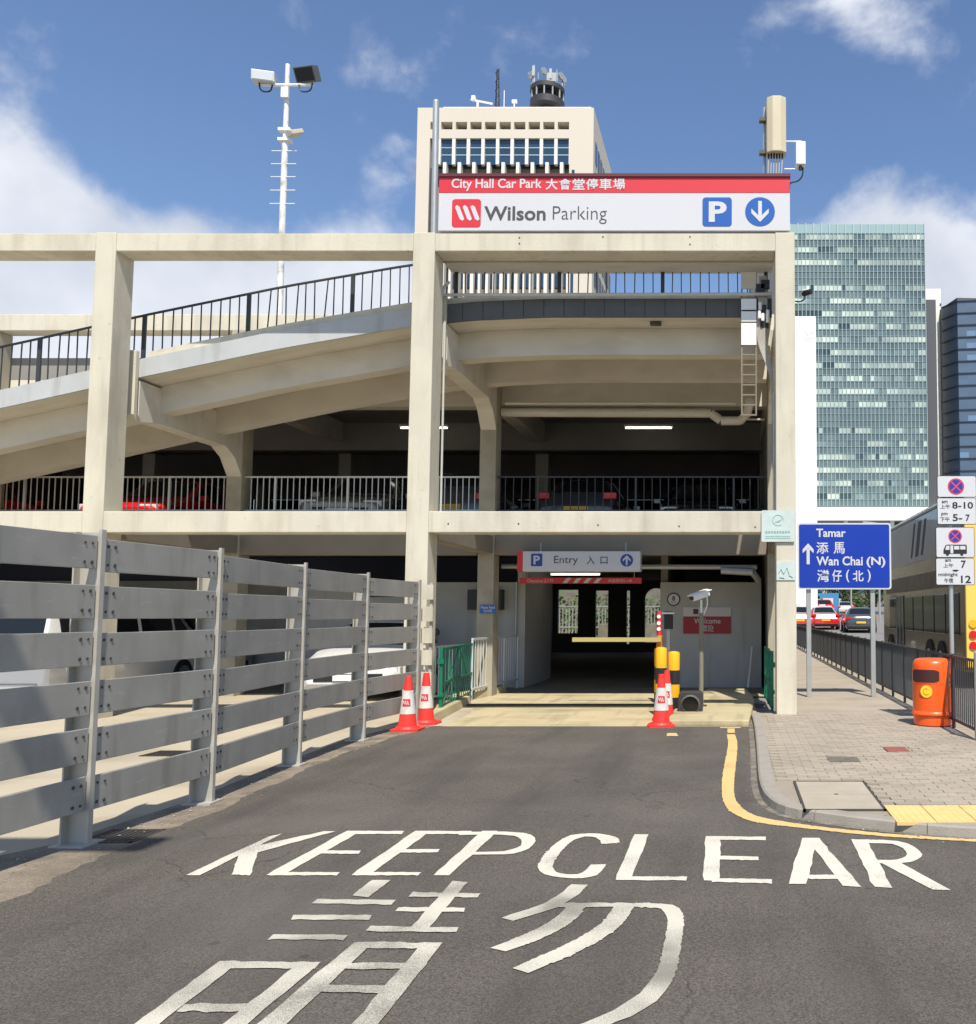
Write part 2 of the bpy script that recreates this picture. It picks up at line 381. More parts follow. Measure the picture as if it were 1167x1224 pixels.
def inst(src, name, loc, parent, rot=None, scale=None):
    o = bpy.data.objects.new(name, src.data); COL.objects.link(o)
    for md in src.modifiers:
        n = o.modifiers.new(md.name, md.type)
        if md.type == 'BEVEL': n.width = md.width; n.segments = md.segments; n.limit_method = md.limit_method
    place(o, loc, parent)
    if rot is not None: o.rotation_euler = rot
    if scale is not None: o.scale = scale
    return o
def copy_tree(o, loc=None, rotz=None, parent=None):
    c = o.copy(); COL.objects.link(c)
    if parent is not None: c.parent = parent
    if loc is not None: c.location = loc
    if rotz is not None: c.rotation_euler = (0, 0, rotz)
    for ch in list(o.children): copy_tree(ch, parent=c)
    return c
def struct(name, mb, m, **k): return tag(mb.build(name, m, **k), kind='structure')

def text(body, name, m, box, Y, parent, bold=0., depth=.004, rot=None, keepar=False):
    """flat lettering fitted in box (x0, x1, z0, z1) facing -Y at depth Y"""
    cu = bpy.data.curves.new(name, 'FONT'); cu.body = body; cu.offset = bold; cu.align_x = 'LEFT'; cu.extrude = 0.01; cu.resolution_u = 3
    to = bpy.data.objects.new(name, cu); COL.objects.link(to)
    bpy.context.view_layer.update()
    dg = bpy.context.evaluated_depsgraph_get()
    me = bpy.data.meshes.new_from_object(to.evaluated_get(dg)); me.name = name
    bpy.data.objects.remove(to); bpy.data.curves.remove(cu)
    xs = [v.co.x for v in me.vertices]; ys = [v.co.y for v in me.vertices]
    x0, x1, z0, z1 = box
    sx = (x1 - x0) / max(1e-6, max(xs) - min(xs)); sz = (z1 - z0) / max(1e-6, max(ys) - min(ys))
    if keepar: sx = sz = min(sx, sz)
    cx = (x0 + x1) / 2; mx_ = (max(xs) + min(xs)) / 2
    for v in me.vertices:
        v.co = Vector(((v.co.x - mx_) * sx, -depth if v.co.z > 0 else 0, (v.co.y - min(ys)) * sz))
    me.materials.clear(); me.materials.append(M[m] if isinstance(m, str) else m)
    for p in me.polygons: p.material_index = 0
    ob = bpy.data.objects.new(name, me); COL.objects.link(ob)
    place(ob, Vector((cx, Y, z0)), parent)
    return ob
def pbox(x0, y0, x1, y1, Y):
    """photo rectangle -> (X0, X1, Z0, Z1) on the vertical plane at depth Y"""
    a = P(x0, y1, Y); b = P(x1, y0, Y); c = P(x0, y0, Y); d = P(x1, y1, Y)
    return ((a.x + c.x) / 2, (b.x + d.x) / 2, a.z, b.z)
def rbox(mb, r, y0, y1, m=0): mb.box(r[0], r[1], y0, y1, r[2], r[3], m); return mb
def rounded(x0, x1, z0, z1, Y, r, n=5):
    pts = []
    for cx, cz, a0 in ((x1 - r, z1 - r, 0), (x0 + r, z1 - r, 90), (x0 + r, z0 + r, 180), (x1 - r, z0 + r, 270)):
        for i in range(n + 1):
            a = math.radians(a0 + 90 * i / n); pts.append(Vector((cx + r * math.cos(a), Y, cz + r * math.sin(a))))
    return pts
def arrow(mb, cx, cz, h, Y, up=True, m=0, d=.004):
    s = 1 if up else -1; t = h * .17
    mb.prism([(cx - t / 2, Y, cz - s * h / 2), (cx + t / 2, Y, cz - s * h / 2), (cx + t / 2, Y, cz + s * h * .36), (cx - t / 2, Y, cz + s * h * .36)], (0, -d, 0), m)
    for q in (-1, 1):
        mb.prism([(cx, Y - .001, cz + s * h / 2), (cx + q * h * .40, Y - .001, cz + s * h * .08), (cx + q * h * .40, Y - .001, cz - s * h * .14), (cx, Y - .001, cz + s * h * .26)], (0, -d, 0), m)
# ------------------------------------------------------------------ ground, road, pavement
def sheet(name, pts, z, m, parent=None):
    mb = MB(); mb.poly([Vector((p[0], p[1], z)) for p in pts]); o = mb.build(name, m, parent)
    # make the face point up
    me = o.data
    if me.polygons[0].normal.z < 0: me.flip_normals()
    return o
tag(sheet('ground', [(-1500, -400), (1500, -400), (1500, 2200), (-1500, 2200)], -.03, mat('ground', (.20, .19, .17), .95, var=.1, vscale=.05)), kind='structure')
tag(sheet('forecourt_floor', [(-24, -8), (-2, -8), (-2, 17.9), (1.0, 17.9), (1.0, 18.6), (-24, 18.6)], 0.0, 'forecourt'), kind='structure')
left_edge = [G(*p) for p in ((0, 1080), (60, 1056), (130, 1020), (180, 1000), (235, 980), (300, 950), (400, 905), (470, 882), (520, 868))]
_le = [left_edge[0]]
for a_, b_ in zip(left_edge[:-1], left_edge[1:]):
    n_ = max(2, int((b_ - a_).length / .09))
    for i in range(1, n_ + 1):
        p_ = a_ + (b_ - a_) * i / n_; p_ = p_ + Vector((random.gauss(0, .012) + .03 * math.sin(p_.y * 5.1), random.gauss(0, .012), 0)); _le.append(p_)
left_edge = _le
T5 = lambda x, y: (850 + x / 3.68, 840 + y / 3.68)
kerb_px = [T5(*q) for q in ((178, 40), (187, 110), (198, 230), (203, 345), (212, 400), (240, 450), (300, 492), (400, 515), (620, 548), (760, 565), (1000, 590), (1200, 603))]
kerb_out = [G(*q) for q in kerb_px]
kerb_out[0] = Vector((kerb_out[1].x - .02, 14.3, 0))
kerb_out.append(Vector((3.3, kerb_out[-1].y - .1, 0)))
def resample(pts, step):
    out = [pts[0]]; d = 0
    for a, b in zip(pts[:-1], pts[1:]):
        L = (b - a).length; t = step - d
        while t <= L:
            out.append(a + (b - a) * t / L); t += step
        d = (d + L) % step
    out.append(pts[-1]); return out
def smooth_path(pts, it=2):
    for _ in range(it):
        q = [pts[0]]
        for a, b in zip(pts[:-1], pts[1:]): q += [a * .75 + b * .25, a * .25 + b * .75]
        q.append(pts[-1]); pts = q
    return pts
kerb_s = resample(smooth_path(kerb_out), .15)
KW, KH = .14, .08
def offs(pts, d):
    out = []
    for i, p in enumerate(pts):
        t = (pts[min(i + 1, len(pts) - 1)] - pts[max(i - 1, 0)]).normalized()
        out.append(p + Vector((-t.y, t.x, 0)) * d)
    return out
kerb_in = offs(kerb_s, KW)
# asphalt road: one sheet up to the kerb
apron_y = G(600, 868).y
road_pts = [(-40, -30), (-5.2, -8), (left_edge[0].x + .2, 0.0)] + [(p.x, p.y) for p in left_edge] + [(kerb_s[0].x + .05, apron_y)] + \
           [(p.x + .03, p.y) for p in kerb_s if p.y < apron_y - .05] + [(3.3, 5.5), (40, 5.5), (40, -30)]
tag(sheet('road', road_pts, .004, 'asphalt'), kind='structure')
strip_in = [G(*p) for p in ((-10, 1030), (92, 1008), (242, 958), (349, 913), (428, 883), (505, 864))]
sp = [(-4.6, -8)] + [(p.x - .12, p.y) for p in strip_in] + [(p.x, p.y) for p in reversed(left_edge)] + [(left_edge[0].x + .2, -8)]
# stained verge between the fence and the asphalt, lying a few mm under the asphalt edge
tag(sheet('verge_strip', sp, .0025, 'strip'), kind='structure')
tag(sheet('entrance_apron', [(G(530, 868).x, apron_y - .06), (kerb_s[0].x + .12, apron_y - .06), (kerb_s[0].x + .12, 18.62), (-4.72, 18.62), (-4.72, 17.2), (G(545, 860).x, 14.8)], .0045, 'apron'), kind='structure')
mb = MB(); mb.box(-4.6, .55, 16.05, 16.25, .005, .022)
struct('beam_shadow_strip', mb, 'rust')  # dark strip painting in the front beam's shadow on the apron
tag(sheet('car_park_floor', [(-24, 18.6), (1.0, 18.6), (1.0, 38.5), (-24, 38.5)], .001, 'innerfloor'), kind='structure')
# street beyond the railing: flat, then gently rising
mb = MB(); prof = [(5.45, -.0), (35, 0.0), (45, .3), (55, .56), (75, .9), (140, 2.4), (400, 5)]
for (y0, z0), (y1, z1) in zip(prof[:-1], prof[1:]): mb.poly([(3.12, y0, z0 + .002), (60, y0, z0 + .002), (60, y1, z1 + .002), (3.12, y1, z1 + .002)])
struct('street', mb, 'street')

pave_poly = [(p.x, p.y) for p in kerb_in] + [(3.3, 140), (.99, 140), (.99, 14.3)]
pav = tag(sheet('pavement', pave_poly, KH - .012, 'paver2'), kind='structure')
mb = MB(); mb.poly([(.99, 14.05, KH), (3.14, 14.05, KH), (3.14, 60, KH), (.99, 60, KH)]); 
far = mb.build('far_paving', 'paver', pav)
def inpoly(x, y, pl):
    c = False; j = len(pl) - 1
    for i in range(len(pl)):
        xi, yi = pl[i]; xj, yj = pl[j]
        if (yi > y) != (yj > y) and x < (xj - xi) * (y - yi) / (yj - yi) + xi: c = not c
        j = i
    return c
# kerb stones
step = 6; k = 0
for i in range(0, len(kerb_s) - 1, step):
    a = kerb_s[i:i + step + 1]; b = kerb_in[i:i + step + 1]
    if len(a) < 2: continue
    g = .006; mb = MB(); n = len(a); ex = min(1, max(0, (a[0].x - 1.0) / 1.2)); h = KH * (1 - .0 * ex)
    a = list(a); b = list(b); d0 = (a[1] - a[0]).normalized() * g; a[0] = a[0] + d0; b[0] = b[0] + d0
    vs = []
    for p, q in zip(a, b):
        inn = (q - p).normalized()
        vs += [p + Vector((0, 0, -.02)), p + inn * .012 + Vector((0, 0, h - .012)), p + inn * .03 + Vector((0, 0, h)), q + Vector((0, 0, h)), q + Vector((0, 0, -.02))]
    fs = []
    for s_ in range(n - 1):
        for j in range(4): fs.append((s_ * 5 + j, s_ * 5 + j + 1, s_ * 5 + 5 + j + 1, s_ * 5 + 5 + j))
    fs += [(0, 1, 2, 3, 4), tuple((n - 1) * 5 + j for j in (4, 3, 2, 1, 0))]
    mb.add(vs, fs); mb.build('kerb_stone', 'kerb', pav, smooth=False); k += 1
# pavers
mh = [G(955, 934, KH), G(1045, 967, KH)]; mhr = (G(957, 950, KH).x - .02, G(1043, 950, KH).x + .02, G(1000, 968, KH).y, G(1000, 934, KH).y)
tacy0, tacy1 = G(1100, 983.5, KH).y, G(1100, 963, KH).y; tacx = G(1066, 975, KH).x
sm = (G(990, 908, KH).x, G(1027, 908, KH).x, G(1000, 910.5, KH).y, G(1000, 905, KH).y)
sr = (G(1058, 895, KH).x, G(1084, 895, KH).x, G(1070, 898.5, KH).y, G(1070, 893, KH).y)
mb = MB(); mb.box(-.0975, .0975, -.0475, .0475, -.03, .0)
p1 = mb.build('paver', 'paver', pav, keep=(0, 0, 0)); mb = MB(); mb.box(-.0975, .0975, -.0475, .0475, -.03, .0)
p2 = mb.build('paver', 'paver2', pav, keep=(0, 0, 0))
spots = []
y = 6.7; r = 0
while y < 14.0:
    x = .2 + (r % 2) * .1
    while x < 3.1:
        ok = all(inpoly(x + dx, y + dy, pave_poly) for dx in (-.08, .08) for dy in (-.04, .04))
        for q in (mhr, sm, sr, (tacx - .05, 9, tacy0 - .08, tacy1 + .02)):
            if q[0] - .09 < x < q[1] + .09 and q[2] - .05 < y < q[3] + .05: ok = False
        if ok: spots.append((x, y))
        x += .2
    y += .1; r += 1
first = [None, None]
mb = MB()
for i, (x, y) in enumerate(spots):
    kind = 0 if random.random() < .72 else 1; dz = random.uniform(-.002, .0025)
    if i < 298:
        src = (p1, p2)[kind]
        if first[kind] is None: src.location = Vector((x, y, KH + dz)) - WL[pav.name]; first[kind] = 1; o = src
        else: o = inst(src, 'paver', (x, y, KH + dz), pav)
        o.rotation_euler = (random.uniform(-.012, .012), random.uniform(-.012, .012), random.uniform(-.012, .012))
    else:
        mb.box(x - .0975, x + .0975, y - .0475, y + .0475, KH - .03, KH + dz, kind)
tag(mb.build('distant_pavers', ['paver', 'paver2'], pav), kind='stuff')
# inspection covers and tactile tiles
cover = mat('cover_concrete', (.37, .325, .245), .85, var=.08, vscale=3, fine=.1, stain=.3)
fr = MB(); a, b, c, d = mhr
for q in ((a, a + .02, c, d), (b - .02, b, c, d), (a, b, c, c + .02), (a, b, d - .02, d)): fr.box(q[0], q[1], q[2], q[3], KH - .02, KH + .003)
cf = thing('inspection_cover', ((a + b) / 2, (c + d) / 2, KH), 'large pale double inspection cover set in the pavement near the curved kerb', 'inspection cover')
fr.build('cover_frame', 'rust', cf)
mid = (c + d) / 2
for q0, q1 in ((c + .02, mid - .003), (mid + .003, d - .02)):
    m_ = MB(); m_.box(a + .022, b - .022, q0 + .002, q1 - .002, KH - .02, KH + .001); pl = m_.build('cover_plate', cover, cf)
m_ = MB(); m_.disc(((a + b) / 2, mid, KH + .001), .018, .003, ax=(0, 0, 1)); m_.build('lifting_eye', 'rust', cf)
m_ = MB(); m_.box(sm[0], sm[1], sm[2], sm[3], KH - .02, KH + .002)
tag(m_.build('valve_cover', mat('iron_cover', (.13, .115, .09), .8, fine=.3, var=.2, vscale=20)), 'small dark iron valve cover in the pavement behind the large pale cover', 'valve cover')
m_ = MB(); m_.box(sr[0], sr[1], sr[2], sr[3], KH - .02, KH + .002)
tag(m_.build('hydrant_cover', mat('red_cover', (.26, .075, .06), .8, fine=.2, var=.2, vscale=20)), 'small faded red hydrant cover in the pavement left of the orange bin', 'hydrant cover')
ty = tacx
while ty < 3.2:
    m_ = MB(); m_.box(ty, ty + .29, tacy0, tacy1, KH - .02, KH + .003)
    for i in range(5):
        for j in range(8):
            m_.cyl((ty + .04 + i * .053, tacy0 + .05 + j * (tacy1 - tacy0 - .1) / 7, KH + .003), (ty + .04 + i * .053, tacy0 + .05 + j * (tacy1 - tacy0 - .1) / 7, KH + .007), .014, .010, n=6)
    m_.build('tactile_tile', 'tactile', pav); ty += .296
# grass-free gutter dirt along the kerb
m_ = MB(); go = offs(kerb_s, -.06)
for i in range(0, len(kerb_s) - 1):
    m_.poly([kerb_s[i] + Vector((0, 0, .0065)), kerb_s[i + 1] + Vector((0, 0, .0065)), go[i + 1] + Vector((0, 0, .0065)), go[i] + Vector((0, 0, .0065))])
struct('gutter_edge', m_, mat('gutter', (.16, .145, .12), .9, var=.4, vscale=6, fine=.4, fscale=90))

# ------------------------------------------------------------------ road markings (flat print on the asphalt)
def band(mb, outer, inner, T, z=.0085, sm=0):
    A = [G(*T(*q)) for q in outer]; B = [G(*T(*q)) for q in inner]
    if sm: A = smooth_path(A, sm); B = smooth_path(B, sm)
    for i in range(len(A) - 1):
        mb.poly([Vector((q.x, q.y, z)) for q in (A[i], A[i + 1], B[i + 1], B[i])])
def quads(mb, qs, T, z=.0085):
    for i, q in enumerate(qs):
        mb.poly([(lambda g: Vector((g.x, g.y, z + .0001 * i)))(G(*T(*p))) for p in q])
T6 = lambda x, y: (100 + x / 2.161, 960 + y / 2.161)
T7 = lambda x, y: (560 + x / 1.9226, 960 + y / 1.9226)
def upfix(o):
    me = o.data
    import bmesh
    bm = bmesh.new(); bm.from_mesh(me)
    bmesh.ops.remove_doubles(bm, verts=bm.verts, dist=.0004)
    long_ = [e for e in bm.edges if e.calc_length() > .12 and len(e.link_faces) == 1]
    if long_: bmesh.ops.subdivide_edges(bm, edges=long_, cuts=9)
    rj = random.Random(3)
    for v in bm.verts: v.co.x += rj.gauss(0, .0028); v.co.y += rj.gauss(0, .0045)
    for f in bm.faces:
        if f.normal.z < 0: f.normal_flip()
    bm.to_mesh(me); bm.free(); return o
kc = thing('keep_clear_marking', (0, 6, .004), 'white KEEP CLEAR lettering painted across the asphalt', 'road marking')
L = {}
L['K'] = ([[(478, 90), (517, 80), (300, 190), (262, 190)], [(620, 76), (650, 76), (452, 130), (425, 118)], [(405, 126), (455, 116), (430, 190), (383, 188)]], T6)
L['E'] = ([[(680, 75), (718, 75), (512, 190), (470, 190)], [(700, 75), (827, 75), (822, 83), (700, 83)], [(615, 126), (718, 126), (711, 134), (600, 134)], [(490, 182), (662, 182), (655, 190), (485, 190)]], T6)
L['E2'] = ([[(857, 75), (897, 75), (735, 190), (690, 190)], [(880, 75), (1002, 75), (997, 83), (880, 83)], [(800, 123), (922, 122), (915, 130), (795, 132)], [(710, 182), (872, 182), (865, 190), (705, 190)]], T6)
L['L'] = ([[(382, 75), (415, 75), (374, 180), (337, 180)], [(355, 171), (502, 172), (500, 181), (350, 180)]], T7)
L['E3'] = ([[(546, 79), (580, 79), (576, 182), (540, 181)], [(570, 79), (683, 80), (683, 88), (570, 87)], [(570, 124), (668, 126), (668, 134), (570, 133)], [(560, 176), (697, 178), (698, 188), (560, 184)]], T7)
L['A'] = ([[(768, 83), (804, 83), (776, 189), (735, 189)], [(776, 83), (806, 83), (903, 196), (861, 193)], [(776, 168), (846, 168), (858, 178), (774, 177)]], T7)
for k, (q, T) in L.items():
    mb = MB(); quads(mb, q, T); upfix(mb.build('painted_letter', 'mark', kc))
mb = MB(); quads(mb, [[(1030, 75), (1070, 75), (945, 190), (902, 190)]], T6)
band(mb, [(-35, 69), (40, 68), (100, 68), (140, 73), (156, 85), (146, 104), (115, 118), (70, 122), (-10, 122)], [(-20, 76), (40, 75), (85, 75), (112, 79), (127, 89), (118, 103), (92, 113), (50, 115.5), (-5, 115)], T7, .0089, 1)
upfix(mb.build('painted_letter', 'mark', kc))
mb = MB(); band(mb, [(348, 94), (344, 82), (315, 74), (270, 71), (225, 78), (185, 108), (162, 137), (160, 155), (180, 170), (225, 176), (275, 175), (302, 166), (318, 143)],
                [(305, 97), (303, 86), (288, 80), (262, 79), (238, 89), (214, 113), (195, 140), (192, 152), (205, 163), (235, 168), (256, 166), (270, 157), (281, 145)], T7, .0085, 1)
upfix(mb.build('painted_letter', 'mark', kc))
mb = MB(); quads(mb, [[(880, 86), (915, 88), (975, 198), (933, 196)], [(945, 139), (988, 137), (1108, 203), (1068, 202)]], T7)
band(mb, [(890, 86), (980, 88), (1020, 98), (1042, 117), (1040, 130), (1012, 141), (945, 142)], [(905, 94), (968, 95), (995, 103), (1010, 117), (1004, 128), (982, 134), (935, 134)], T7, .0089, 1)
upfix(mb.build('painted_letter', 'mark', kc))
cm = thing('chinese_marking', (0, 4, .004), 'white Chinese characters painted on the asphalt below the KEEP CLEAR lettering', 'road marking')
mb = MB(); quads(mb, [[(745, 203), (793, 203), (735, 247), (692, 243)], [(603, 252), (805, 254), (795, 266), (590, 263)], [(545, 292), (747, 294), (738, 306), (537, 305)],
                      [(490, 344), (683, 345), (672, 358), (478, 356)], [(352, 414), (405, 414), (160, 601), (95, 601)], [(360, 413), (614, 415), (598, 433), (350, 431)], [(560, 415), (614, 415), (395, 601), (330, 601)],
                      [(262, 523), (455, 526), (437, 545), (240, 543)],
                      [(953, 205), (993, 207), (882, 338), (836, 336)], [(850, 234), (1025, 237), (1018, 248), (840, 246)], [(812, 273), (990, 275), (983, 286), (805, 284)], [(740, 322), (970, 325), (960, 338), (728, 336)],
                      [(700, 364), (748, 364), (500, 601), (420, 601)], [(705, 364), (928, 366), (915, 381), (690, 380)], [(876, 366), (928, 366), (742, 601), (672, 601)],
                      [(680, 417), (890, 419), (875, 436), (660, 433)], [(612, 475), (835, 478), (820, 497), (592, 494)]], T6)
upfix(mb.build('painted_character', 'mark2', cm))
mb = MB()
band(mb, [(275, 192), (245, 222), (190, 250), (105, 273)], [(235, 190), (212, 212), (160, 242), (75, 266)], T7, .0085, 1)
band(mb, [(195, 233), (440, 233), (480, 240), (498, 262), (490, 330), (478, 400), (445, 450), (390, 488), (325, 515), (240, 545)], [(200, 243), (425, 242), (450, 250), (460, 270), (450, 330), (435, 390), (408, 430), (350, 472), (285, 505), (190, 535)], T7, .0088, 1)
band(mb, [(272, 240), (245, 275), (180, 312), (85, 346)], [(228, 240), (200, 270), (140, 302), (48, 338)], T7, .0091, 1)
band(mb, [(383, 240), (350, 290), (270, 340), (140, 394)], [(335, 240), (310, 280), (230, 328), (100, 384)], T7, .0094, 1)
upfix(mb.build('painted_character', 'mark2', cm))
mb = MB()
band(mb, [(70, 142), (78, 180), (62, 260), (50, 330), (48, 410), (65, 470), (130, 510), (210, 535), (400, 555), (700, 590), (1000, 608), (1200, 618), (1600, 632)],
     [(106, 142), (119, 180), (112, 260), (103, 330), (100, 400), (112, 440), (150, 480), (215, 510), (400, 540), (700, 576), (1000, 597), (1200, 608), (1600, 622)], T5, .0085, 1)
quads(mb, [[(73, 116), (105, 116), (105, 135), (73, 135)], [(40, 110), (130, 110), (130, 114), (40, 114)]], T5)
tag(upfix(mb.build('yellow_line', 'ymark')), 'yellow line painted along the curved kerb up to the car park entrance', 'road marking')
m_ = MB(); quads(m_, [[(0, 0), (11, 0), (13, 3.5), (-1, 3.5)]], lambda x, y: (798 + x, 877 + y))
tag(upfix(m_.build('paint_patch', 'ymark')), 'small worn orange paint patch on the asphalt below the cones by the bollards', 'paint patch')

# ------------------------------------------------------------------ the car park building
bd = thing('car_park_building', (-9.5, 14, 0), 'cream concrete car park with an open frame, a rising ramp and a dark entrance', 'car park')
FY = 14.0
CB = .45
frames = [(-19.85, -19.53), (-14.9, -14.58), (-9.95, -9.63), (-4.99, -4.65), (.665, .97)]
for i, (a, b) in enumerate(frames):
    mb = MB(); mb.box(a, b, FY, FY + CB, -.03, 7.54); mb.build('column', 'cream', bd, bevel=.012)
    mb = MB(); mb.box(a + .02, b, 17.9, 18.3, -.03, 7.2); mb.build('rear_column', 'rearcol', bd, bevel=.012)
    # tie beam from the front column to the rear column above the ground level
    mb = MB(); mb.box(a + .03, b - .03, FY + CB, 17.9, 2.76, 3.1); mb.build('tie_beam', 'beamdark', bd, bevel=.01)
for (a0, a1), (b0, b1) in zip(frames[:-1], frames[1:]):
    mb = MB(); mb.box(a1, b0, FY + .004, FY + CB - .03, 7.24, 7.525); mb.build('roof_beam', 'cream', bd, bevel=.012)
    mb = MB(); mb.box(a1, b0, FY + .004, FY + CB - .05, 2.83, 3.157); mb.build('floor_beam', 'cream', bd, bevel=.012)
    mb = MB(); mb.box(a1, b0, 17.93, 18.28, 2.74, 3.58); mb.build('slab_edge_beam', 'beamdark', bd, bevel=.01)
mb = MB(); mb.box(-19.85, .97, 17.92, 18.3, 7.2, 7.53); mb.build('rear_roof_beam', 'cream', bd, bevel=.012)
mb = MB(); mb.box(frames[3][1], frames[4][0], 14.46, 14.92, 7.22, 7.5); mb.build('inner_roof_beam', 'soffit', bd, bevel=.01)
# ramp
def zb(X):   # underside of the deck edge
    pts = [(-22, 2.95), (-16, 4.0), (-11.86, 4.92), (-9.62, 5.43), (-7.4, 5.9), (-5.3, 6.27), (-4.2, 6.38), (-3, 6.43), (3, 6.43)]
    for (a, p), (b, q) in zip(pts[:-1], pts[1:]):
        if X <= b: return p + (q - p) * (X - a) / (b - a)
    return 6.43
def sweep(name, y0, y1, dz0, dz1, m, X0=-21, X1=.64, mbi=0):
    mb = MB(); xs = [X0 + (X1 - X0) * i / 40 for i in range(41)]
    vs = []
    for X in xs:
        z = zb(X); vs += [(X, y0, z + dz0), (X, y0, z + dz1), (X, y1, z + dz1), (X, y1, z + dz0)]
    fs = [(0, 1, 2, 3), (163, 162, 161, 160)]
    for i in range(40):
        for j in range(4): fs.append((i * 4 + j, i * 4 + 4 + j, i * 4 + 4 + (j + 1) % 4, i * 4 + (j + 1) % 4))
    mb.add(vs, fs); return mb.build(name, m, bd)
sweep('ramp_deck', 14.74, 18.29, .0, .28, 'soffit')
sweep('ramp_fascia', 14.69, 14.74, -.012, .29, 'fascia', X1=-4.68); sweep('ramp_fascia', 14.69, 14.74, -.012, .29, 'fasciashade', X0=-4.68)
sweep('ramp_kerb', 14.78, 14.98, .28, .42, 'cream', X0=-9.55)
sweep('ramp_beam', 15.32, 15.62, -.46, -.003, 'soffit'); sweep('ramp_beam', 16.95, 17.25, -.46, -.003, 'soffit')
# joints across the fascia
m_ = MB(); m_.box(-.006, .006, 0, .004, 0, .29); fj = None
for i in range(16):
    X = -4.4 + i * .33
    if fj is None: fj = m_.build('fascia_joint', 'darkin', bd, keep=(0, 0, 0)); fj.location = Vector((X, 14.686, zb(X))) - WL[bd.name]
    else: inst(fj, 'fascia_joint', (X, 14.686, zb(X)), bd)
for a, b in frames[1:]:
    zt = zb((a + b) / 2); u = zt - .62
    mb = MB(); mb.prism([(a + .03, 14.72, zt - .015), (a + .03, 14.72, u + .02), (a + .03, 14.8, u - .07), (a + .03, 15.3, u), (a + .03, 17.3, u), (a + .03, 17.62, u - .16), (a + .03, 17.9, u - .5), (a + .03, 17.9, zt - .015)], (b - a - .03, 0, 0))
    mb.build('bracket_arm', 'soffit', bd, bevel=.008)
    mb = MB(); mb.prism([(a + .03, 14.60, zt + .45), (a + .03, 14.60, u + .02), (a + .03, 14.685, u - .07), (a + .03, 14.685, zt + .45)], (b - a - .03, 0, 0)); mb.build('bracket_end', 'cream', bd, bevel=.008)
# ramp railing
rail = MB(); xs = [-20 + i * .4 for i in range(52)]
rail.tube([(X, 14.85, zb(X) + 1.08) for X in xs if X < .6], .022, n=6)
rl = rail.build('ramp_railing', 'raildark', bd)
bar = MB(); bar.box(-.008, .008, -.008, .008, 0, .79); b0 = None
pst = MB(); pst.box(-.03, .03, -.018, .018, 0, .79); q0 = None
X = -16.5; i = 0
while X < .55:
    z = zb(X) + .285
    if i % 11 == 0:
        if q0 is None: q0 = pst.build('railing_post', 'raildark', rl, keep=(0, 0, 0)); q0.location = Vector((X, 14.85, z)) - WL[rl.name]
        else: inst(q0, 'railing_post', (X, 14.85, z), rl)
    else:
        if b0 is None: b0 = bar.build('baluster', 'railgrey' if False else 'raildark', rl, keep=(0, 0, 0)); b0.location = Vector((X, 14.85, z)) - WL[rl.name]
        else: o = inst(b0, 'baluster', (X, 14.85, z), rl); o.rotation_euler = (random.uniform(-.01, .01), random.uniform(-.02, .02) + (.06 if -7.9 < X < -6.7 and i % 3 == 0 else 0), 0)
    X += .155; i += 1
# railings of the first floor, between the rear columns
def floor_rail(x0, x1, m, zbase=3.6, ztop=4.30, Y=18.05, sp=.118):
    mb = MB(); mb.box(x0, x1, Y - .02, Y + .02, ztop - .03, ztop); mb.box(x0, x1, Y - .012, Y + .012, zbase + .01, zbase + .035)
    r_ = mb.build('floor_railing', m, bd); n = int((x1 - x0) / sp); bb = None; pp = None
    for i in range(1, n):
        X = x0 + (x1 - x0) * i / n
        if i % 12 == 5:
            if pp is None: k = MB(); k.box(-.02, .02, -.022, .022, 0, ztop - zbase - .03); pp = k.build('railing_post', m, r_, keep=(0, 0, 0)); pp.location = Vector((X, Y, zbase)) - WL[r_.name]
            else: inst(pp, 'railing_post', (X, Y, zbase), r_)
        else:
            if bb is None: k = MB(); k.box(-.008, .008, -.008, .008, .035, ztop - zbase - .03); bb = k.build('baluster', m, r_, keep=(0, 0, 0)); bb.location = Vector((X, Y, zbase)) - WL[r_.name]
            else: inst(bb, 'baluster', (X, Y, zbase), r_)
for i, m in ((1, 'railgrey'), (2, 'railgrey'), (3, 'raildark')):  # same rail in every bay; the right bay's shade is painted into it
    if i == 3: floor_rail(frames[3][1], frames[4][0], m, sp=.16)
    else: floor_rail(frames[i][1], frames[i + 1][0] + .02, m)
# slabs, walls
def part(name, x0, x1, y0, y1, z0, z1, m, bevel=0):
    mb = MB(); mb.box(x0, x1, y0, y1, z0, z1); return mb.build(name, m, bd, bevel=bevel)
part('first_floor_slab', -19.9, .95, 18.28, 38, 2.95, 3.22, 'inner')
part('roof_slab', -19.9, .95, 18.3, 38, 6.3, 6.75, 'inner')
for Y in (18.3, 22.5, 27, 32): part('ceiling_beam', -19.85, .95, Y + .002, Y + .35, 5.76 if Y < 19 else 5.62, 6.3, 'soffit' if Y < 19 else 'inner')
for (a, b) in frames[1:]:
    for Y in (23, 28.5, 34):
        part('interior_column', a + .02, b, Y, Y + .4, 3.22, 5.62, 'inner'); 
        if b < -5: part('interior_column', a + .02, b, Y, Y + .4, .0, 2.95, 'inner')
    part('ceiling_rib', a + .02, b, 18.66, 22.5, 5.8, 6.3, 'soffit')
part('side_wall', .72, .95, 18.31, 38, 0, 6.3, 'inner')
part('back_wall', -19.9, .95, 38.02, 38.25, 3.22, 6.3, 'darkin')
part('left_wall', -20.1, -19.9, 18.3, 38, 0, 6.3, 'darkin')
part('partition_wall', -9.4, -4.67, 20.0, 20.18, 0, 2.27, 'wallgrey')
part('partition_wall', -19.85, -9.45, 22.0, 22.18, 0, 2.37, 'wallgrey')
part('partition_wall', -1.57, .62, 20.0, 20.18, 0, 2.27, 'wallgrey')
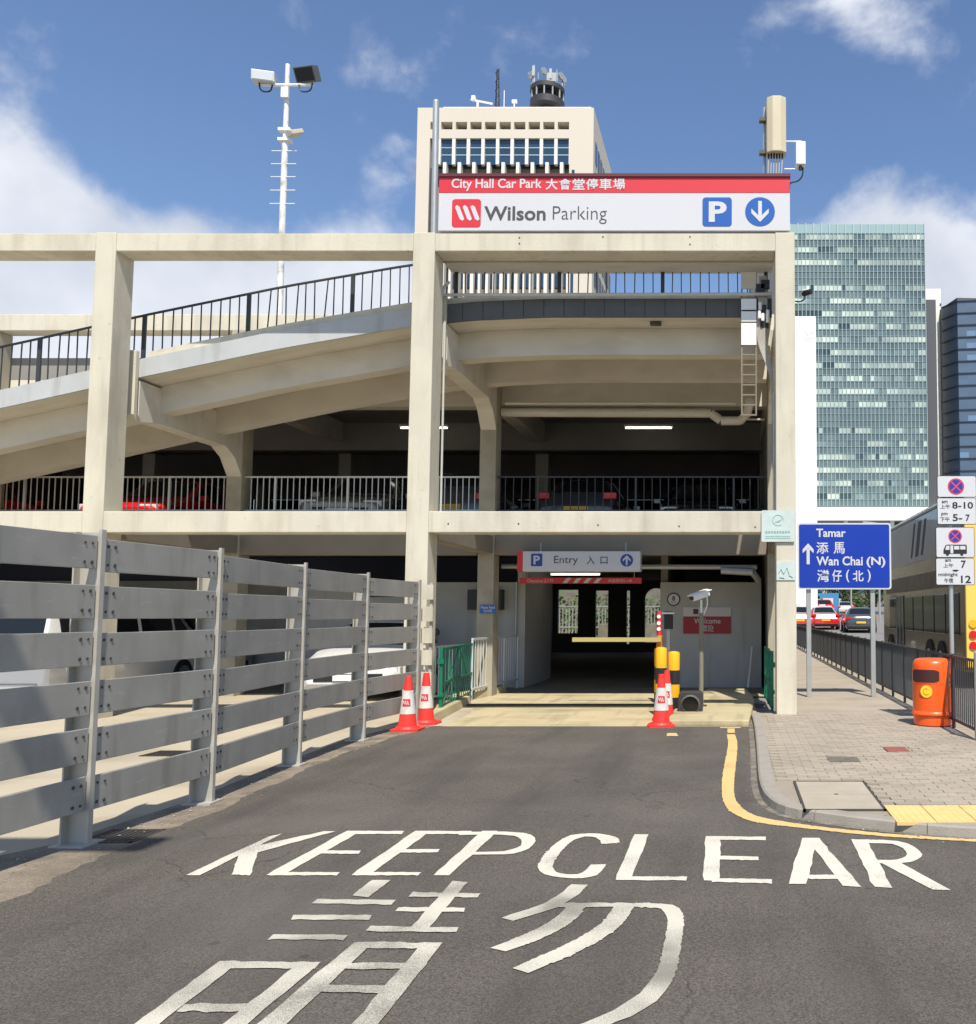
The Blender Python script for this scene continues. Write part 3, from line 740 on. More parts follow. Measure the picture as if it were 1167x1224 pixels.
part('upper_panel', -19.85, -4.72, 22.2, 22.26, 2.2, 2.94, 'navy')
part('tunnel_wall', -4.67, -4.5, 20.0, 22.9, 0, 2.95, 'wallgrey'); part('tunnel_wall', -7.6, -7.4, 22.9, 37.9, 0, 2.95, 'inner')
part('tunnel_wall', -1.57, -1.42, 20.18, 27, 0, 2.95, 'inner')
part('door_edge', -4.69, -4.665, 19.9, 20.0, 0, 2.27, 'steel')
m_ = MB(); m_.box(-8.1, -7.35, 19.95, 19.998, 1.95, 2.18); o = m_.build('window_frame', 'black', bd)
r = pbox(562, 705, 602, 729, 19.9); m_ = MB(); rbox(m_, r, 19.7, 19.99); m_.build('meter_cabinet', 'black', bd)
# end wall of the ground floor with arched openings
EY = 38.0
ops = [(667, 691, 705, 757), (712, 727, 706, 765), (749, 753, 706, 770), (771, 797, 703, 768)]
ox = [(P(a, 735, EY).x, P(b, 735, EY).x, P(700, d, EY).z, P(700, c, EY).z) for a, b, c, d in ops]
xs = -19.9
for i, (a, b, z0, z1) in enumerate(ox):
    part('end_pier', xs, a, EY, EY + .22, 0, 2.95, 'inner')
    part('end_sill', a, b, EY, EY + .22, 0, max(.05, z0), 'inner'); part('end_lintel', a, b, EY, EY + .22, z1, 2.95, 'inner')
    if i == 3:
        r_ = min(.45, (b - a) / 2) * (1 if i == 3 else .35)
        for sx, cx in ((-1, a), (1, b)):
            m_ = MB(); c = Vector((cx - sx * r_, EY, z1 - r_)); pts = [Vector((cx, EY, z1))]
            for k in range(7):
                t = math.radians(90 * k / 6); pts.append(c + Vector((sx * r_ * math.cos(t), 0, r_ * math.sin(t))))
            m_.prism(pts, (0, .22, 0)); m_.build('arch_haunch', 'inner', bd)
    xs = b
part('end_pier', xs, .95, EY, EY + .22, 0, 2.95, 'inner')
# ceiling lights
def tube_light(px, py, Y, L=1.15, lab=None):
    c = P(px, py, Y); m_ = MB(); m_.box(c.x - L / 2, c.x + L / 2, Y - .05, Y + .05, c.z + .03, c.z + .08); f_ = thing('tube_light', (c.x, Y, c.z), lab, 'ceiling light', 'tube lights under the upper ceiling')
    m_.build('fitting', 'railgrey', f_); m_ = MB(); m_.cyl((c.x - L / 2 + .03, Y, c.z), (c.x + L / 2 - .03, Y, c.z), .018, n=8); m_.build('lit_tube', 'tube', f_)
tube_light(775.5, 511.5, 21.4, lab='lit fluorescent tube over the dark first floor, right of the inner column')
tube_light(507, 511.5, 21.4, lab='lit fluorescent tube on the first floor ceiling partly behind the middle front column')
# pipes, ducts
m_ = MB(); m_.cyl(P(526, 352.5, 14.55) , P(922, 351.5, 14.55), .028, n=10); m_.build('white_pipe', 'pipe', bd, smooth=True)
m_ = MB(); Xp = P(521, 500, 14.5).x + .03
m_.tube([(Xp - .01, 14.5, 3.2), (Xp, 14.5, 6.6), (Xp + .05, 14.52, 6.85), (Xp + .12, 14.55, 6.95)], .025, n=8)
m_.tube([(Xp + .05, 14.6, 3.2), (Xp + .05, 14.6, 6.4)], .018, n=8); m_.build('down_pipe', 'pipe', bd, smooth=True)
m_ = MB(); m_.tube([P(600, 493, 18.2), P(850, 494, 18.2), P(862, 503, 18.2), P(885, 503, 18.2), P(893, 495, 18.0), P(896, 480, 17.6)], .09, n=10); m_.build('duct', 'soffit', bd, smooth=True)
m_ = MB(); m_.tube([P(604, 482, 17.88), P(880, 482, 17.88)], .03, n=8); m_.tube([P(860, 500.5, 18.25), P(914, 501.5, 18.25)], .02, n=6); m_.build('service_pipe', 'soffit', bd, smooth=True)
m_ = MB(); m_.tube([P(600, 677, 18.4), P(905, 678, 18.4)], .05, n=8); m_.tube([P(862, 682, 18.3), P(900, 684, 18.3), P(907, 694, 18.5)], .07, n=8); m_.build('conduit', 'steel', bd, smooth=True)
# vertical cable ladder in the right bay
lx0, lx1 = P(887, 420, 14.62).x, P(904, 420, 14.62).x
zl = lambda y: P(895, y, 14.62).z
lad = MB(); 
for X in (lx0, lx1): lad.box(X - .012, X + .012, 14.60, 14.64, zl(497), zl(326))
ld = lad.build('cable_ladder', 'beamdark', bd)  # steel ladder in a dark colour that stands for its shade
for y in range(352, 498, 12):
    k = MB(); k.box(lx0, lx1, 14.61, 14.63, zl(y) - .012, zl(y) + .012); k.build('rung', 'beamdark', ld)
for y0, y1 in ((358, 371), (373, 385), (387, 413), (326, 346)):
    k = MB(); k.box(lx0 - .01, lx1 + .005, 14.58, 14.597, zl(y1), zl(y0)); k.build('cover_plate', 'white' if y0 > 350 else 'soffit', ld)
m_ = MB()
for j in range(7):
    dx = j * 1.7; pts = [P(908 + dx * .8, 330, 14.6 + j * .01), P(907 + dx, 372, 14.6), P(905 + dx * 1.0, 395, 14.58), P(907 + dx * .9, 412, 14.58), P(914 + dx * .6, 430, 14.56), P(921 + dx * .3, 446, 14.5), P(923.5, 470, 14.48), P(924, 560, 14.48)]
    pts = smooth_path([Vector(q) for q in pts], 2); m_.tube(pts, .011, n=6)
m_.build('cable_bundle', 'cable', bd)
m_ = MB()
for (x, y) in ((908, 376), (912, 379), (918, 375), (918, 381), (909, 366)):
    c = P(x, y, 14.52); m_.cyl(c - Vector((0, 0, .06)), c + Vector((0, 0, .06)), .028, n=8)
m_.build('cable_gland', 'white', bd); m_ = MB(); 
for (x, y) in ((911, 370), (914, 387), (915, 340), (909, 345)):
    c = P(x, y, 14.6); m_.obox(c, (.07, 0, 0), (0, .03, 0), (0, 0, .07))
m_.build('junction_box', 'black', bd)
m_ = MB(); m_.tube([P(925.5, 470, 14.3), P(925.5, 609, 14.3)], .02, n=8); m_.build('side_pipe', 'pipe', bd)
# drill marks in the beams
m_ = MB()
for x, y in ((536, 626), (620, 626), (715, 627.5), (812, 629), (903, 630), (621, 284), (721, 283), (825, 283), (825, 292), (621, 291)):
    c = P(x, y, FY + .003); m_.disc(c, .013, .004, n=8)
m_.build('anchor_marks', 'rust', bd)
# damaged patch under the ramp
c = P(784, 386, 15.0); m_ = MB(); m_.obox((c.x, 15.0, 6.40), (.09, 0, 0), (0, .06, 0), (0, 0, .02)); m_.obox((c.x + .05, 14.95, 6.37), (.05, .01, .012), (0, .03, 0), (0, 0, .012)); m_.build('ceiling_rose', 'rust', bd)
# ------------------------------------------------------------------ big sign on the roof beam
SY = 14.012
r = pbox(524.5, 208, 944.5, 275.5, SY)
sg = thing('car_park_sign', ((r[0] + r[1]) / 2, SY, r[2]), 'long red and white car park sign standing on the roof beam', 'sign')
zsp = P(600, 230.5, SY).z
m_ = MB(); m_.box(r[0], r[1], SY, SY + .14, r[2], zsp); m_.build('white_panel', 'whiteplastic', sg, bevel=.004)
m_ = MB(); m_.box(r[0], r[1], SY - .004, SY + .14, zsp, r[3] - .05); m_.build('red_panel', 'red', sg, bevel=.004)
m_ = MB(); m_.box(r[0] - .01, r[1] + .01, SY - .03, SY + .17, r[3] - .05, r[3]); m_.build('top_cap', 'dkred', sg)
for k in range(9):
    X = r[0] + .2 + k * (r[1] - r[0] - .4) / 8; m_ = MB(); m_.box(X - .02, X + .02, SY + .142, SY + .2, r[2] - .0, r[3] - .08); m_.build('sign_batten', 'steel', sg)
text('City Hall Car Park', 'lettering', 'whiteplastic', pbox(540, 213.5, 648, 228.5, SY), SY - .005, sg, bold=.018)
for i, ch in enumerate('大會堂停車場'): text(ch, 'chinese_lettering', 'whiteplastic', pbox(652.5 + i * 16.1, 213.3, 667 + i * 16.1, 227, SY), SY - .005, sg, bold=.02)
q = pbox(540.5, 238, 575, 271.5, SY); m_ = MB(); m_.prism(rounded(q[0], q[1], q[2], q[3], SY - .001, .05), (0, -.005, 0)); lg = m_.build('logo', 'red', sg)
for k in range(3):
    a = P(547 + k * 9.2, 247.5, SY); b = P(552.5 + k * 9.2, 262, SY); m_ = MB(); d = .036
    m_.prism([(a.x - d, SY - .007, a.z), (a.x - d * .2, SY - .007, a.z + .03), (a.x + d, SY - .007, a.z), (b.x + d, SY - .007, b.z), (b.x + d * .2, SY - .007, b.z - .03), (b.x - d, SY - .007, b.z)], (0, -.004, 0)); m_.build('logo_stripe', 'whiteplastic', lg)
text('Wilson', 'lettering', 'text_grey', pbox(579, 246.5, 652.5, 263.5, SY), SY - .001, sg, bold=.02)
text('Parking', 'lettering', 'text_grey', pbox(661, 246.5, 725.5, 267.5, SY), SY - .001, sg, bold=-.012)
q = pbox(840, 236, 875, 270.5, SY); m_ = MB(); m_.prism(rounded(q[0], q[1], q[2], q[3], SY - .001, .05), (0, -.005, 0)); o = m_.build('parking_symbol', 'blue', sg)
text('P', 'letter', 'whiteplastic', pbox(847.5, 241, 869, 265.5, SY), SY - .007, o, bold=.035)
q = pbox(891, 235.5, 926.5, 270.5, SY); m_ = MB(); m_.disc(((q[0] + q[1]) / 2, SY - .001, (q[2] + q[3]) / 2), (q[1] - q[0]) / 2, .005, n=40); o = m_.build('arrow_symbol', 'blue', sg)
m_ = MB(); arrow(m_, (q[0] + q[1]) / 2, (q[2] + q[3]) / 2, .34, SY - .007, up=False); m_.build('arrow', 'whiteplastic', o)

# steel mast left of the sign
a = P(523.5, 122, 14.3); m_ = MB(); m_.cyl((P(519, 276, 14.3).x, 14.3, 7.54), (P(523, 122, 14.3).x - .02, 14.3, a.z), .05, n=14); m_.lathe((P(523, 122, 14.3).x - .02, 14.3, a.z), [(.05, 0), (.04, .03), (.01, .05)], n=14)
tag(m_.build('roof_pole', 'steel', smooth=True), 'plain grey steel pole rising from the roof beam left of the big sign', 'pole')

# phone antenna on the roof
AY = 14.6
an = thing('phone_antenna', (P(928, 215, AY).x, AY, 7.54), 'tall beige phone antenna panel with cables on the roof behind the sign', 'antenna')
q = pbox(916, 116, 940.5, 184, AY); m_ = MB(); W_ = q[1] - q[0]
prof_ = [(q[0], AY + .12), (q[0] + .01, AY - .05), (q[0] + W_ * .3, AY - .11), (q[0] + W_ * .7, AY - .11), (q[1] - .01, AY - .05), (q[1], AY + .12)]
m_.prism([(x, y, q[2]) for x, y in prof_], (0, 0, q[3] - q[2] - .03)); m_.build('radome', 'lamp_beige', an, bevel=.012)
m_ = MB(); m_.cyl((q[0] - .02, AY + .15, 7.5), (q[0] - .02, AY + .15, q[3] - .1), .03, n=10); m_.build('mount_pole', 'steel', an)
for zz in (q[2] + .06, q[3] - .35):
    m_ = MB(); m_.obox((q[0] - .04, AY + .08, zz), (.07, 0, 0), (0, .05, 0), (0, 0, .03)); m_.build('clamp', 'rust', an)
for i in range(6):
    x = q[0] + .04 + i * .045; m_ = MB(); m_.tube([(x, AY, q[2]), (x, AY, q[2] - .08)], .018, n=6); m_.build('connector', 'black', an)
    m_ = MB(); m_.tube([Vector(t) for t in smooth_path([Vector((x, AY, q[2] - .08)), Vector((x - .01, AY, q[2] - .25)), Vector((q[0] + .02 + i * .03, AY + .05, 7.56))], 2)], .011, n=6); m_.build('feeder_cable', 'cable', an)
rr = thing('radio_unit', (P(957, 200, AY).x, AY, P(957, 205, AY).z), 'small white radio unit on a side arm right of the beige antenna', 'radio unit')
q2 = pbox(951.5, 170.5, 963, 198, AY); m_ = MB(); rbox(m_, q2, AY - .06, AY + .06); m_.build('housing', 'white', rr, bevel=.012)
for y in (169, 202):
    m_ = MB(); m_.tube([P(938, y, AY + .02), P(958, y, AY + .02)], .013, n=8); m_.build('side_arm', 'white', rr)
m_ = MB(); m_.cyl(P(957, 199, AY), P(957, 203, AY), .03, n=10); m_.build('connector', 'black', rr)
m_ = MB(); m_.tube(smooth_path([P(960, 200, AY), P(960, 210, AY), P(954, 217, AY), P(944, 218, AY), P(944, 226, AY)], 3), .013, n=6); m_.build('cable', 'black', rr)

# security camera on the right side of the building
c = P(963, 350, 14.2); cc_ = thing('security_camera', (c.x, 14.2, c.z - .1), 'dark security camera on a curved bracket on the right side of the building front', 'security camera')
m_ = MB(); m_.cyl(P(960, 352, 14.2), P(970, 348, 14.1), .035, .045, n=12); m_.build('camera_body', 'black', cc_, smooth=True)
m_ = MB(); m_.obox(P(964, 347, 14.15), (.07, 0, .01), (0, .045, 0), (0, 0, .006)); m_.build('sun_shield', 'white', cc_)
m_ = MB(); m_.tube(smooth_path([P(963, 353, 14.2), P(962, 358, 14.2), P(956, 361, 14.2), P(951, 360, 14.25)], 2), .012, n=6); m_.build('bracket', 'black', cc_)

# pale notice board and sticker near the right column
q = pbox(910.5, 610, 950, 647.5, 13.96); nb = thing('pale_notice', ((q[0] + q[1]) / 2, 13.96, q[2]), 'pale green notice plate with a faded emblem at the beam end', 'notice')
m_ = MB(); m_.prism(rounded(q[0], q[1], q[2], q[3], 13.985, .02), (0, -.02, 0)); m_.build('notice_plate', 'stickers', nb)
m_ = MB(); cx_, cz_ = (q[0] + q[1]) / 2, q[2] + (q[3] - q[2]) * .68
for k in range(20):
    t0, t1 = 2 * math.pi * k / 20 * .85, 2 * math.pi * (k + 1) / 20 * .85
    m_.prism([(cx_ + r_ * math.cos(t), 13.9635, cz_ + r_ * math.sin(t)) for r_, t in ((.085, t0), (.085, t1), (.076, t1), (.076, t0))], (0, -.002, 0))
m_.prism([(cx_ - .05, 13.9635, cz_ - .03), (cx_ + .06, 13.9635, cz_ + .02), (cx_ + .02, 13.9635, cz_ - .03)], (0, -.002, 0)); m_.build('emblem', 'ink', nb)
for z_, n_, h_ in ((.13, 9, .035), (.075, 14, .015), (.045, 12, .015)):
    m_ = MB()
    for k in range(n_):
        x_ = q[0] + .06 + (q[1] - q[0] - .12) * k / n_; m_.box(x_, x_ + (q[1] - q[0] - .12) / n_ * .7, 13.961, 13.9645, q[2] + z_ + (k % 3) * .002, q[2] + z_ + h_)
    m_.build('faded_line', 'ink', nb)
q = pbox(928.5, 671, 950.5, 693.5, 13.985); stn = thing('column_sticker', ((q[0] + q[1]) / 2, 13.985, q[2]), 'small pale blue sticker on the right front column under the notice', 'sticker')
m_ = MB(); rbox(m_, q, 13.985, 13.995); m_.build('sticker_sheet', 'stickers', stn)
m_ = MB()
for a_, b_ in (((931, 685), (934, 680)), ((934, 680), (937, 686)), ((937, 686), (941, 678)), ((941, 678), (944, 688)), ((944, 688), (948, 690)), ((932, 690), (938, 691))):
    m_.bar(P(*a_, 13.98), P(*b_, 13.98), .012, .004)
m_.build('scribble', 'ink', stn)

# entry sign, headroom bar, small signs inside
EYs = 17.55
q = pbox(625, 659, 765.5, 683, EYs); es = thing('entry_sign', ((q[0] + q[1]) / 2, EYs, q[2]), 'white Entry sign box with a red end hanging over the entrance', 'sign')
m_ = MB(); rbox(m_, q, EYs, EYs + .3); m_.build('sign_box', 'whiteplastic', es, bevel=.004)
qa = pbox(618.5, 658.5, 625, 683, EYs); m_ = MB(); rbox(m_, qa, EYs - .003, EYs + .35); m_.build('red_end', 'red', es)
q1 = pbox(635, 661.8, 648.5, 676.8, EYs); m_ = MB(); m_.prism(rounded(q1[0], q1[1], q1[2], q1[3], EYs - .001, .02), (0, -.004, 0)); o = m_.build('parking_symbol', 'navyblue', es)
text('P', 'letter', 'whiteplastic', pbox(638, 664.2, 645.5, 674.6, EYs), EYs - .006, o, bold=.03)
text('Entry', 'lettering', 'text_grey', pbox(662.5, 664.5, 691, 676, EYs), EYs - .001, es)
text('入', 'chinese_lettering', 'text_grey', pbox(701.5, 664.5, 711, 674.5, EYs), EYs - .001, es, bold=.01)
text('口', 'chinese_lettering', 'text_grey', pbox(718, 665.5, 726.5, 674, EYs), EYs - .001, es, bold=.01)
q1 = pbox(741.8, 662, 757, 677.5, EYs); m_ = MB(); m_.disc(((q1[0] + q1[1]) / 2, EYs - .001, (q1[2] + q1[3]) / 2), (q1[1] - q1[0]) / 2, .004, n=30); o = m_.build('arrow_symbol', 'navyblue', es)
m_ = MB(); arrow(m_, (q1[0] + q1[1]) / 2, (q1[2] + q1[3]) / 2, .19, EYs - .006, up=True); m_.build('arrow', 'whiteplastic', o)
for X in (q[0] + .3, q[1] - .3):
    m_ = MB(); m_.cyl((X, EYs + .2, q[3]), (X, EYs + .2, 2.96), .012, n=6); m_.build('hanger', 'steel', es)
HY = 18.6
q = pbox(621, 690.5, 767, 697.5, HY); hb = thing('headroom_bar', ((q[0] + q[1]) / 2, HY, q[2]), 'dark red headroom warning bar with white slanted stripes under the Entry sign', 'headroom bar')
m_ = MB(); rbox(m_, q, HY, HY + .03); m_.build('red_board', 'red', hb)
for k in range(4):
    x_ = 672.5 + k * 12.3; a = P(x_, 697, HY); b = P(x_ + 5, 691, HY); m_ = MB(); m_.prism([(a.x, HY - .001, a.z), (a.x + .095, HY - .001, a.z), (b.x + .095, HY - .001, b.z), (b.x, HY - .001, b.z)], (0, -.003, 0)); m_.build('white_stripe', 'whiteplastic', hb)
text('Clearance 2.1 M', 'lettering', 'whiteplastic', pbox(630, 692, 661, 696, HY), HY - .001, hb)
text('高度限制2.1米', 'chinese_lettering', 'whiteplastic', pbox(727, 692, 756, 696, HY), HY - .001, hb)
for X in (q[0] + .15, q[1] - .15):
    m_ = MB(); m_.cyl((X, HY + .015, q[3]), (X, HY + .015, 2.96), .008, n=6); m_.build('chain', 'steel', hb)
tube_light(688, 686.5, 21.5, L=1.2, lab='fluorescent tube glowing between the Entry sign and the headroom bar')
# blue pay sign on the inner column
q = pbox(573.5, 723, 593, 733, 17.86); ps = thing('blue_column_sign', ((q[0] + q[1]) / 2, 17.86, q[2]), 'small blue sign with white lettering on the inner column left of the entrance', 'sign')
m_ = MB(); rbox(m_, q, 17.865, 17.885); m_.build('sign_plate', 'blue', ps)
text('Please Read', 'lettering', 'whiteplastic', pbox(575, 724.3, 591.5, 727.6, 17.86), 17.864, ps); text('先付款', 'chinese_lettering', 'whiteplastic', pbox(578, 728.5, 588.5, 732, 17.86), 17.864, ps)
# speed sign and welcome sign on the grey wall
WY = 19.985
c = P(805.5, 716.5, WY); ss = thing('speed_sign', (c.x, WY, c.z - .14), 'round white speed sign with a dark red ring on the grey wall', 'speed sign')
m_ = MB(); m_.disc((c.x, WY, c.z), .145, .008, n=36); m_.build('red_ring', 'dkred', ss)
m_ = MB(); m_.disc((c.x, WY - .0085, c.z), .118, .003, n=36); m_.build('white_face', 'whiteplastic', ss)
text('8', 'digit', 'text_grey', (c.x - .035, c.x + .035, c.z - .03, c.z + .075), WY - .012, ss, bold=.03); text('km/h', 'lettering', 'text_grey', (c.x - .05, c.x + .05, c.z - .075, c.z - .045), WY - .012, ss)
q = pbox(817, 737, 874, 757.5, WY); ws = thing('welcome_sign', ((q[0] + q[1]) / 2, WY, q[2]), 'dark red Welcome board with a grey header on the wall behind the camera pole', 'sign')
m_ = MB(); rbox(m_, q, WY - .012, WY); m_.build('red_board', mat('welcome_red', (.33, .012, .02), .5), ws)
q1 = pbox(817, 726, 874, 736.8, WY); m_ = MB(); rbox(m_, q1, WY - .012, WY); hd = m_.build('header_panel', mat('header_grey', (.60, .58, .57), .6), ws)
q1 = pbox(829, 728, 835, 734, WY); m_ = MB(); rbox(m_, q1, WY - .016, WY - .0125); m_.build('header_logo', 'dkred', hd)
text('Welcome', 'lettering', 'whiteplastic', pbox(830, 739, 861.5, 745.5, WY), WY - .013, ws, bold=.01)
text('歡迎', 'chinese_lettering', 'whiteplastic', pbox(838.5, 747, 853.5, 755, WY), WY - .013, ws, bold=.01)
# leaning white rod
m_ = MB(); m_.cyl(P(894.5, 822, 19.3), P(899.5, 773, 19.8), .022, n=8); tag(m_.build('leaning_rod', 'white'), 'white rod leaning against the grey wall at the right of the entrance', 'rod')

# ------------------------------------------------------------------ entrance furniture
def kerb_block(x0, x1, xe, y0, y1, h, lab):
    mb = MB(); mb.prism([(x0, y0, -.01), (x1, y0, -.01), (x1 - .03, y0, h), (x0, y0, h)], (0, y1 - y0, 0))
    for i, v in enumerate(mb.v):
        if i >= 4: v.x += xe
    o = mb.build('concrete_kerb_block', 'apron', bevel=.012); tag(o, lab, 'kerb block'); return o
a, b = G(520, 866), G(575, 835)
kerb_block(G(528, 862).x - .28, G(528, 862).x, G(577, 836).x - G(528, 862).x, 13.45, 16.55, .13, 'front low concrete kerb block beside the left green gate')
kerb_block(G(577, 832).x - .3, G(577, 832).x, .25, 16.85, 18.9, .13, 'rear low concrete kerb block below the grey railing by the entrance')
m_ = MB(); m_.poly([(-5.05, 13.6, .134), (-4.82, 13.6, .134), (-4.75, 14.1, .134), (-4.95, 14.1, .134)])
# green folding gate left
def gate(name, A, B, z0, z1, lab, bars=9, m='green'):
    A, B = Vector(A), Vector(B); g = thing(name, (A.x, A.y, z0), lab, 'gate'); d = B - A; up = Vector((0, 0, 1))
    for t in (0, .5, 1):
        k = MB(); p = A + d * t; k.obox(p + up * (z0 + z1) / 2 - Vector((0, 0, p.z)), (.022, 0, 0), (0, .022, 0), (0, 0, (z1 - z0) / 2)); k.build('gate_post', m, g)
    for z in (z0 + .05, (z0 + z1) / 2 - .05, z1 - .04):
        k = MB(); k.bar((A.x, A.y, z), (B.x, B.y, z), .035, .04); k.build('gate_rail', m, g)
    for i in range(bars):
        t = (i + .7) / (bars + .4)
        if abs(t - .5) < .04: continue
        p = A + d * t; k = MB(); k.cyl((p.x, p.y, z0 + .05), (p.x, p.y, z1 - .04), .008, n=6); k.build('gate_bar', m, g)
    for t0, t1 in ((.02, .48), (.98, .52)):
        p, q_ = A + d * t0, A + d * t1; k = MB(); k.bar((p.x, p.y, z0 + .06), (q_.x, q_.y, z1 - .06), .02, .02); k.build('gate_brace', m, g)
    k = MB(); k.obox((A.x, A.y - .02, z1 - .22), (.05, 0, 0), (0, .03, 0), (0, 0, .04)); k.build('hinge', m, g)
    k = MB(); k.obox((A.x, A.y - .02, z0 + .3), (.04, 0, 0), (0, .03, 0), (0, 0, .03)); k.build('hinge', m, g)
    return g
gate('green_gate', (-4.56, 14.5, 0), (-4.82, 17.2, 0), .03, 1.07, 'green barred metal gate folded back at the left of the entrance', bars=14)
gate('green_gate', (P(925, 800, 14.9).x - .03, 14.75, 0), (.60, 17.0, 0), .05, 1.0, 'green metal gate folded back beside the right front column', bars=10)
# grey railing behind the green gate
gr = thing('grey_railing', (-4.85, 17.3, 0), 'grey barred railing running from the green gate to the tunnel wall', 'railing')
A, B = Vector((-4.8, 17.05, 0)), Vector((-4.62, 19.85, 0))
for z in (.2, 1.12): k = MB(); k.bar((A.x, A.y, z), (B.x, B.y, z), .04, .04); k.build('rail', 'railgrey', gr)
for i in range(19):
    p = A + (B - A) * i / 18; k = MB(); rd = .02 if i % 6 == 0 else .009; k.cyl((p.x, p.y, 0 if i % 6 == 0 else .2), (p.x, p.y, 1.12), rd, n=6); k.build('railing_post' if i % 6 == 0 else 'baluster', 'railgrey', gr)
# a poster tied on the railing
k = MB(); p = A + (B - A) * .5; k.obox((p.x - .03, p.y, .88), (.012, 0, 0), (-.02, .32, 0), (0, 0, .16)); k.build('tied_notice', mat('faded_notice', (.42, .25, .24), .6, var=.2, vscale=20), gr)
# more white bars behind (parked bicycle rack by the wall)
gr2 = thing('white_barrier', (-5.6, 16.2, 0), 'white barred crowd barrier standing behind the left green gate', 'barrier')
A, B = Vector((-5.45, 15.6, 0)), Vector((-5.15, 17.6, 0))
for z in (.12, 1.0): k = MB(); k.bar((A.x, A.y, z), (B.x, B.y, z), .03, .03); k.build('rail', 'railgrey', gr2)
for i in range(16): p = A + (B - A) * i / 15; k = MB(); k.cyl((p.x, p.y, 0 if i in (0, 15) else .12), (p.x, p.y, 1.0), .010, n=6); k.build('baluster', 'white', gr2)
# motorbike behind the gate: bars, mirror, tank, wheels
mk = thing('motorbike', (-5.6, 16.6, 0), 'black motorbike parked behind the left green gate with only its mirror and bars visible', 'motorbike')
for y in (16.0, 17.25):
    k = MB(); k.cyl((-5.64, y, .3), (-5.54, y, .3), .3, n=20); wv = k.build('wheel', 'rubber', mk, smooth=True); k = MB(); k.cyl((-5.66, y, .3), (-5.52, y, .3), .17, n=14); k.build('rim', 'chrome', wv)
k = MB(); k.prism([(-5.72, 16.1, .5), (-5.72, 17.4, .55), (-5.72, 17.5, .8), (-5.72, 16.8, .78), (-5.72, 16.5, .95), (-5.72, 16.1, .9)], (.26, 0, 0)); k.build('body', 'carblack', mk, bevel=.05)
k = MB(); k.tube([(-5.95, 16.25, 1.12), (-5.75, 16.15, 1.1), (-5.45, 16.15, 1.1), (-5.22, 16.25, 1.12)], .018, n=8); k.build('handlebar', 'black', mk)
k = MB(); k.lathe((0, 0, 0), [(.0, -.012), (.085, -.012), (.1, .0), (.085, .012), (0, .012)], n=16)
for v in k.v: v.x, v.y, v.z = v.x * 1.15 - 5.22, 16.12 + v.z, v.y * .75 + 1.27
k.tube([(-5.3, 16.15, 1.1), (-5.24, 16.13, 1.2)], .012, n=6); k.build('mirror', 'black', mk, smooth=True)
k = MB(); k.prism([(-5.5, 16.1, 1.1), (-5.38, 16.1, 1.1), (-5.4, 16.15, 1.36), (-5.47, 16.15, 1.32)], (0, .03, 0)); k.build('windscreen', 'black', mk)

# cones
def cone(px, ybase, lab, hgt=.73, lean=0, sleeve=True, z=0.004, grp=None, logo=True):
    g = G(px, ybase - 3, z); c = thing('traffic_cone', (g.x, g.y, z), lab, 'traffic cone', grp)
    k = MB(); k.prism(rounded(g.x - .19, g.x + .19, 0, 0, 0, 0) if False else [(g.x - .19, g.y - .15, z), (g.x - .15, g.y - .19, z), (g.x + .15, g.y - .19, z), (g.x + .19, g.y - .15, z), (g.x + .19, g.y + .15, z), (g.x + .15, g.y + .19, z), (g.x - .15, g.y + .19, z), (g.x - .19, g.y + .15, z)], (0, 0, .03))
    k.lathe((g.x, g.y, z + .03), [(.165, 0), (.15, .02), (.14, .03)], n=24); k.build('cone_base', 'coneorange', c)
    rad = lambda t: .128 + (.036 - .128) * t
    k = MB(); k.lathe((g.x, g.y, z), [(rad(0), .03), (rad(.27), .03 + .27 * hgt)] + [(rad(.27), .03 + .27 * hgt)], n=28); k.build('lower_cone', 'coneorange', c, smooth=True)
    k = MB(); k.lathe((g.x, g.y, z), [(rad(.27) + .004, .03 + .27 * hgt), (rad(.70) + .004, .03 + .70 * hgt)], n=28); sv = k.build('white_sleeve', 'conewhite', c, smooth=True)
    k = MB(); k.lathe((g.x, g.y, z), [(rad(.70), .03 + .70 * hgt), (rad(.96), .03 + .96 * hgt), (.026, hgt)], n=28); k.build('cone_tip', 'coneorange', c, smooth=True)
    if logo:
        zz0, zz1 = z + .33, z + .43; k = MB(); r0, r1 = rad(.42) + .007, rad(.56) + .007; vs = []
        for j in range(9):
            t = math.radians(-90 - 34 + j * 8.5 + 6); vs += [(g.x + r0 * math.cos(t), g.y + r0 * math.sin(t), zz0), (g.x + r1 * math.cos(t), g.y + r1 * math.sin(t), zz1)]
        k.add(vs, [(2 * j, 2 * j + 2, 2 * j + 3, 2 * j + 1) for j in range(8)]); lg_ = k.build('logo_patch', 'red', sv)
        for s_ in range(3):
            t = math.radians(-90 - 14 + s_ * 16); r_ = (r0 + r1) / 2 + .002
            k = MB(); k.obox((g.x + r_ * math.cos(t), g.y + r_ * math.sin(t), (zz0 + zz1) / 2), (.007, 0, 0), (0, .001, 0), (-.010, 0, .027)); k.build('logo_stripe', 'conewhite', lg_)
    if lean: c.rotation_euler = (0, lean, 0)
    return c
cone(487, 876, 'red and white traffic cone standing left of another one at the fence end', grp='cones at the fence end')
cone(508.5, 868, 'red and white traffic cone closest to the left green gate', grp='cones at the fence end')
cone(790.5, 871, 'red and white traffic cone in front of the black and yellow bollards', grp='cones at the bollards')
cone(795.5, 863, 'traffic cone half hidden behind another cone before the bollards', grp='cones at the bollards', lean=.03)
